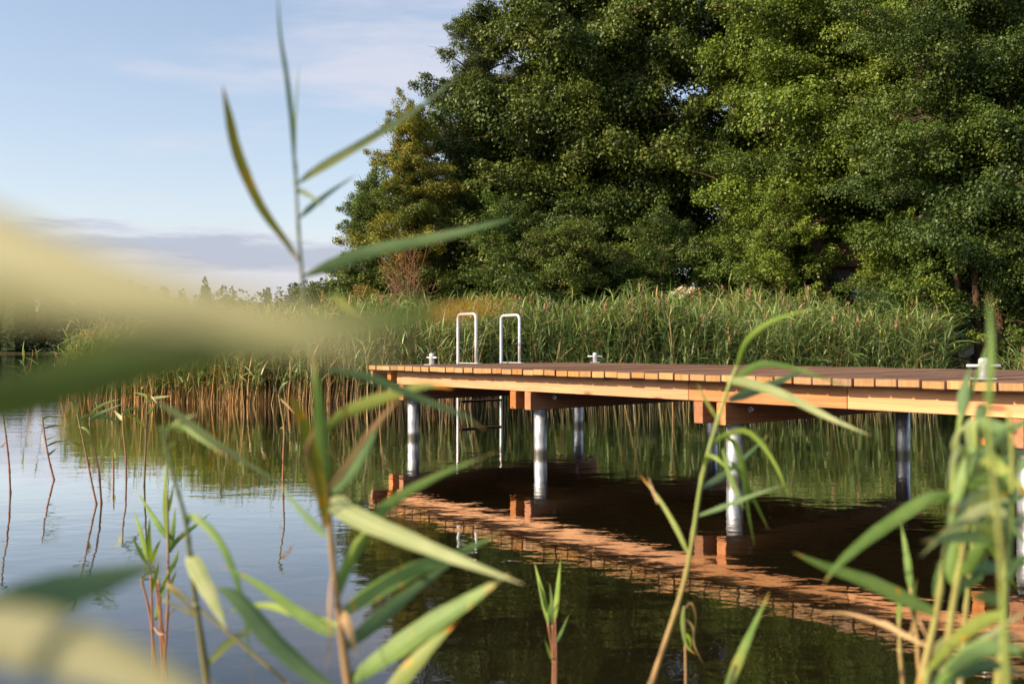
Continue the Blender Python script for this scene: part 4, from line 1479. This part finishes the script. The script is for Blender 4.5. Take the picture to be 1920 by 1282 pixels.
    add_leaf(p, [(1850, 800), (1856, 710), (1858, 630), (1853, 548)], D, 19, 'leaf_green', dz=0.05)

    # --- the very near leaves at the left, far out of focus
    p = reed('very near blurred reed at the left edge with broad pale and dark blades', (-190, 900, 0.22), group='very near reeds out of focus')
    add_stem(p, [(-140, 1900), (-170, 1300), (-180, 900), (-175, 560), (-150, 300)], 0.22, 48, 30, 'stalk')
    add_leaf(p, [(-175, 770), (-60, 768), (130, 712), (330, 655), (560, 622), (760, 592), (960, 570)], 0.34, 125, 'leaf_moss', dz=0.06, peak=0.35, base_w=0.5, twist=0.9, n=26)
    add_leaf(p, [(-165, 360), (-40, 440), (120, 520), (300, 575), (520, 610), (760, 650)], 0.20, 165, 'leaf_straw', dz=-0.06, peak=0.4, base_w=0.7, twist=0.1, n=26)
    add_leaf(p, [(-175, 620), (-60, 575), (60, 560), (220, 580), (420, 612)], 0.20, 100, 'leaf_straw', dz=-0.05, peak=0.4, base_w=0.7, twist=0.1, n=22)
    p = reed('near blurred reed at the lower left corner with one dark and one pale blade', (-120, 1250, 0.3), group='very near reeds out of focus')
    add_stem(p, [(-60, 2600), (-90, 1700), (-110, 1180)], 0.30, 34, 26, 'stalk')
    add_leaf(p, [(-108, 1190), (-20, 1160), (80, 1118), (200, 1085), (318, 1050)], 0.42, 115, 'leaf_dark', dz=0.08, peak=0.45, base_w=0.7, twist=0.2, n=20)
    add_leaf(p, [(-110, 1175), (-10, 1185), (130, 1215), (300, 1280), (480, 1380)], 0.25, 140, 'leaf_straw', dz=-0.05, peak=0.35, n=22, twist=0.2)

    # --- single stalks out in the water on the left
    fx = lambda x, y: (0.4215 * x, 740 + 0.4212 * y)
    fy = lambda x, y: (230 + 0.4215 * x, 740 + 0.4212 * y)
    def stalk(label, f, pts, leaves, wpx=4.2, mat='stalk_brown'):
        P = [f(*q) for q in pts]
        d = CAM_H * FPX / (P[0][1] - HORIZON)
        o = reed(label, (P[0][0], P[0][1], d), name='reed_stalk', group='single reed stalks standing in open water', cat='reed')
        add_stem(o, P, d, wpx, wpx * 0.6, mat)
        for q, wd, mt in leaves:
            add_leaf(o, [f(*a) for a in q], d, wd, mt, n=9)
    stalk('bare red brown stalk at the far left edge of the water', fx, [(48, 435), (42, 310), (30, 200), (18, 110), (10, 20)], [([(30, 200), (10, 230), (-10, 225)], 3, 'leaf_dry'), ([(12, 40), (30, 10), (60, -10)], 5, 'leaf_dark')])
    stalk('leaning thin stalk with narrow leaves, second from the left edge', fx, [(242, 377), (220, 290), (203, 200), (188, 95)], [([(207, 230), (250, 210), (305, 203)], 5, 'leaf_green'), ([(205, 200), (235, 188), (275, 178)], 4, 'leaf_dark'), ([(215, 270), (232, 255), (255, 235)], 5, 'leaf_dark'), ([(195, 150), (230, 140), (290, 138)], 5, 'leaf_dark'), ([(190, 110), (220, 95), (280, 102)], 5, 'leaf_green')])
    stalk('left one of the crossing pair of stalks in the open water', fx, [(431, 485), (410, 390), (392, 300), (368, 190), (343, 80)], [([(392, 300), (402, 290), (400, 330)], 9, 'leaf_yellow'), ([(350, 120), (390, 90), (430, 100)], 7, 'leaf_green'), ([(345, 90), (335, 40), (300, 10)], 7, 'leaf_green')])
    stalk('right one of the crossing pair of stalks, with arching leaves', fx, [(453, 482), (443, 350), (425, 260), (403, 170), (400, 100)], [([(402, 120), (440, 85), (500, 60), (545, 40)], 8, 'leaf_dark'), ([(402, 110), (460, 95), (510, 115), (540, 150)], 8, 'leaf_dark'), ([(405, 180), (380, 150), (345, 140)], 6, 'leaf_green'), ([(410, 200), (370, 225), (310, 205)], 7, 'leaf_amber'), ([(400, 100), (430, 60), (490, 30), (540, 20)], 7, 'leaf_green')])
    stalk('short green stub of reed in the open water', fx, [(507, 370), (506, 300), (507, 240)], [([(506, 300), (512, 270), (509, 238)], 5, 'leaf_fresh')])
    stalk('wavy stalk with a pale dry leaf at its top', fx, [(563, 375), (560, 260), (550, 170), (546, 80)], [([(547, 110), (530, 95), (505, 68)], 10, 'leaf_pale'), ([(547, 90), (600, 95), (650, 160)], 6, 'leaf_amber'), ([(548, 85), (580, 60), (640, 70)], 6, 'leaf_green')])
    stalk('straight dark stalk with pale tip leaves in front of the reed bed', fx, [(643, 405), (648, 280), (652, 150), (657, 20)], [([(655, 40), (690, 15), (760, 5)], 9, 'leaf_pale'), ([(656, 25), (640, 0), (590, -10)], 7, 'leaf_pale'), ([(654, 90), (680, 60), (700, 20)], 6, 'leaf_green'), ([(652, 150), (620, 120), (560, 90)], 6, 'leaf_amber'), ([(657, 20), (675, 10), (700, 40)], 5, 'leaf_dry')], 4.6, 'stalk_dark')
    stalk('lone bent stalk in the water left of the tall reed', fy, [(714, 370), (716, 250), (719, 150), (706, 70), (694, 0)], [([(718, 148), (705, 148), (698, 160)], 4, 'leaf_dry'), ([(696, 15), (730, 45), (770, 90)], 7, 'leaf_dry'), ([(694, 0), (710, -40), (735, -60)], 6, 'leaf_pale')])


foreground()
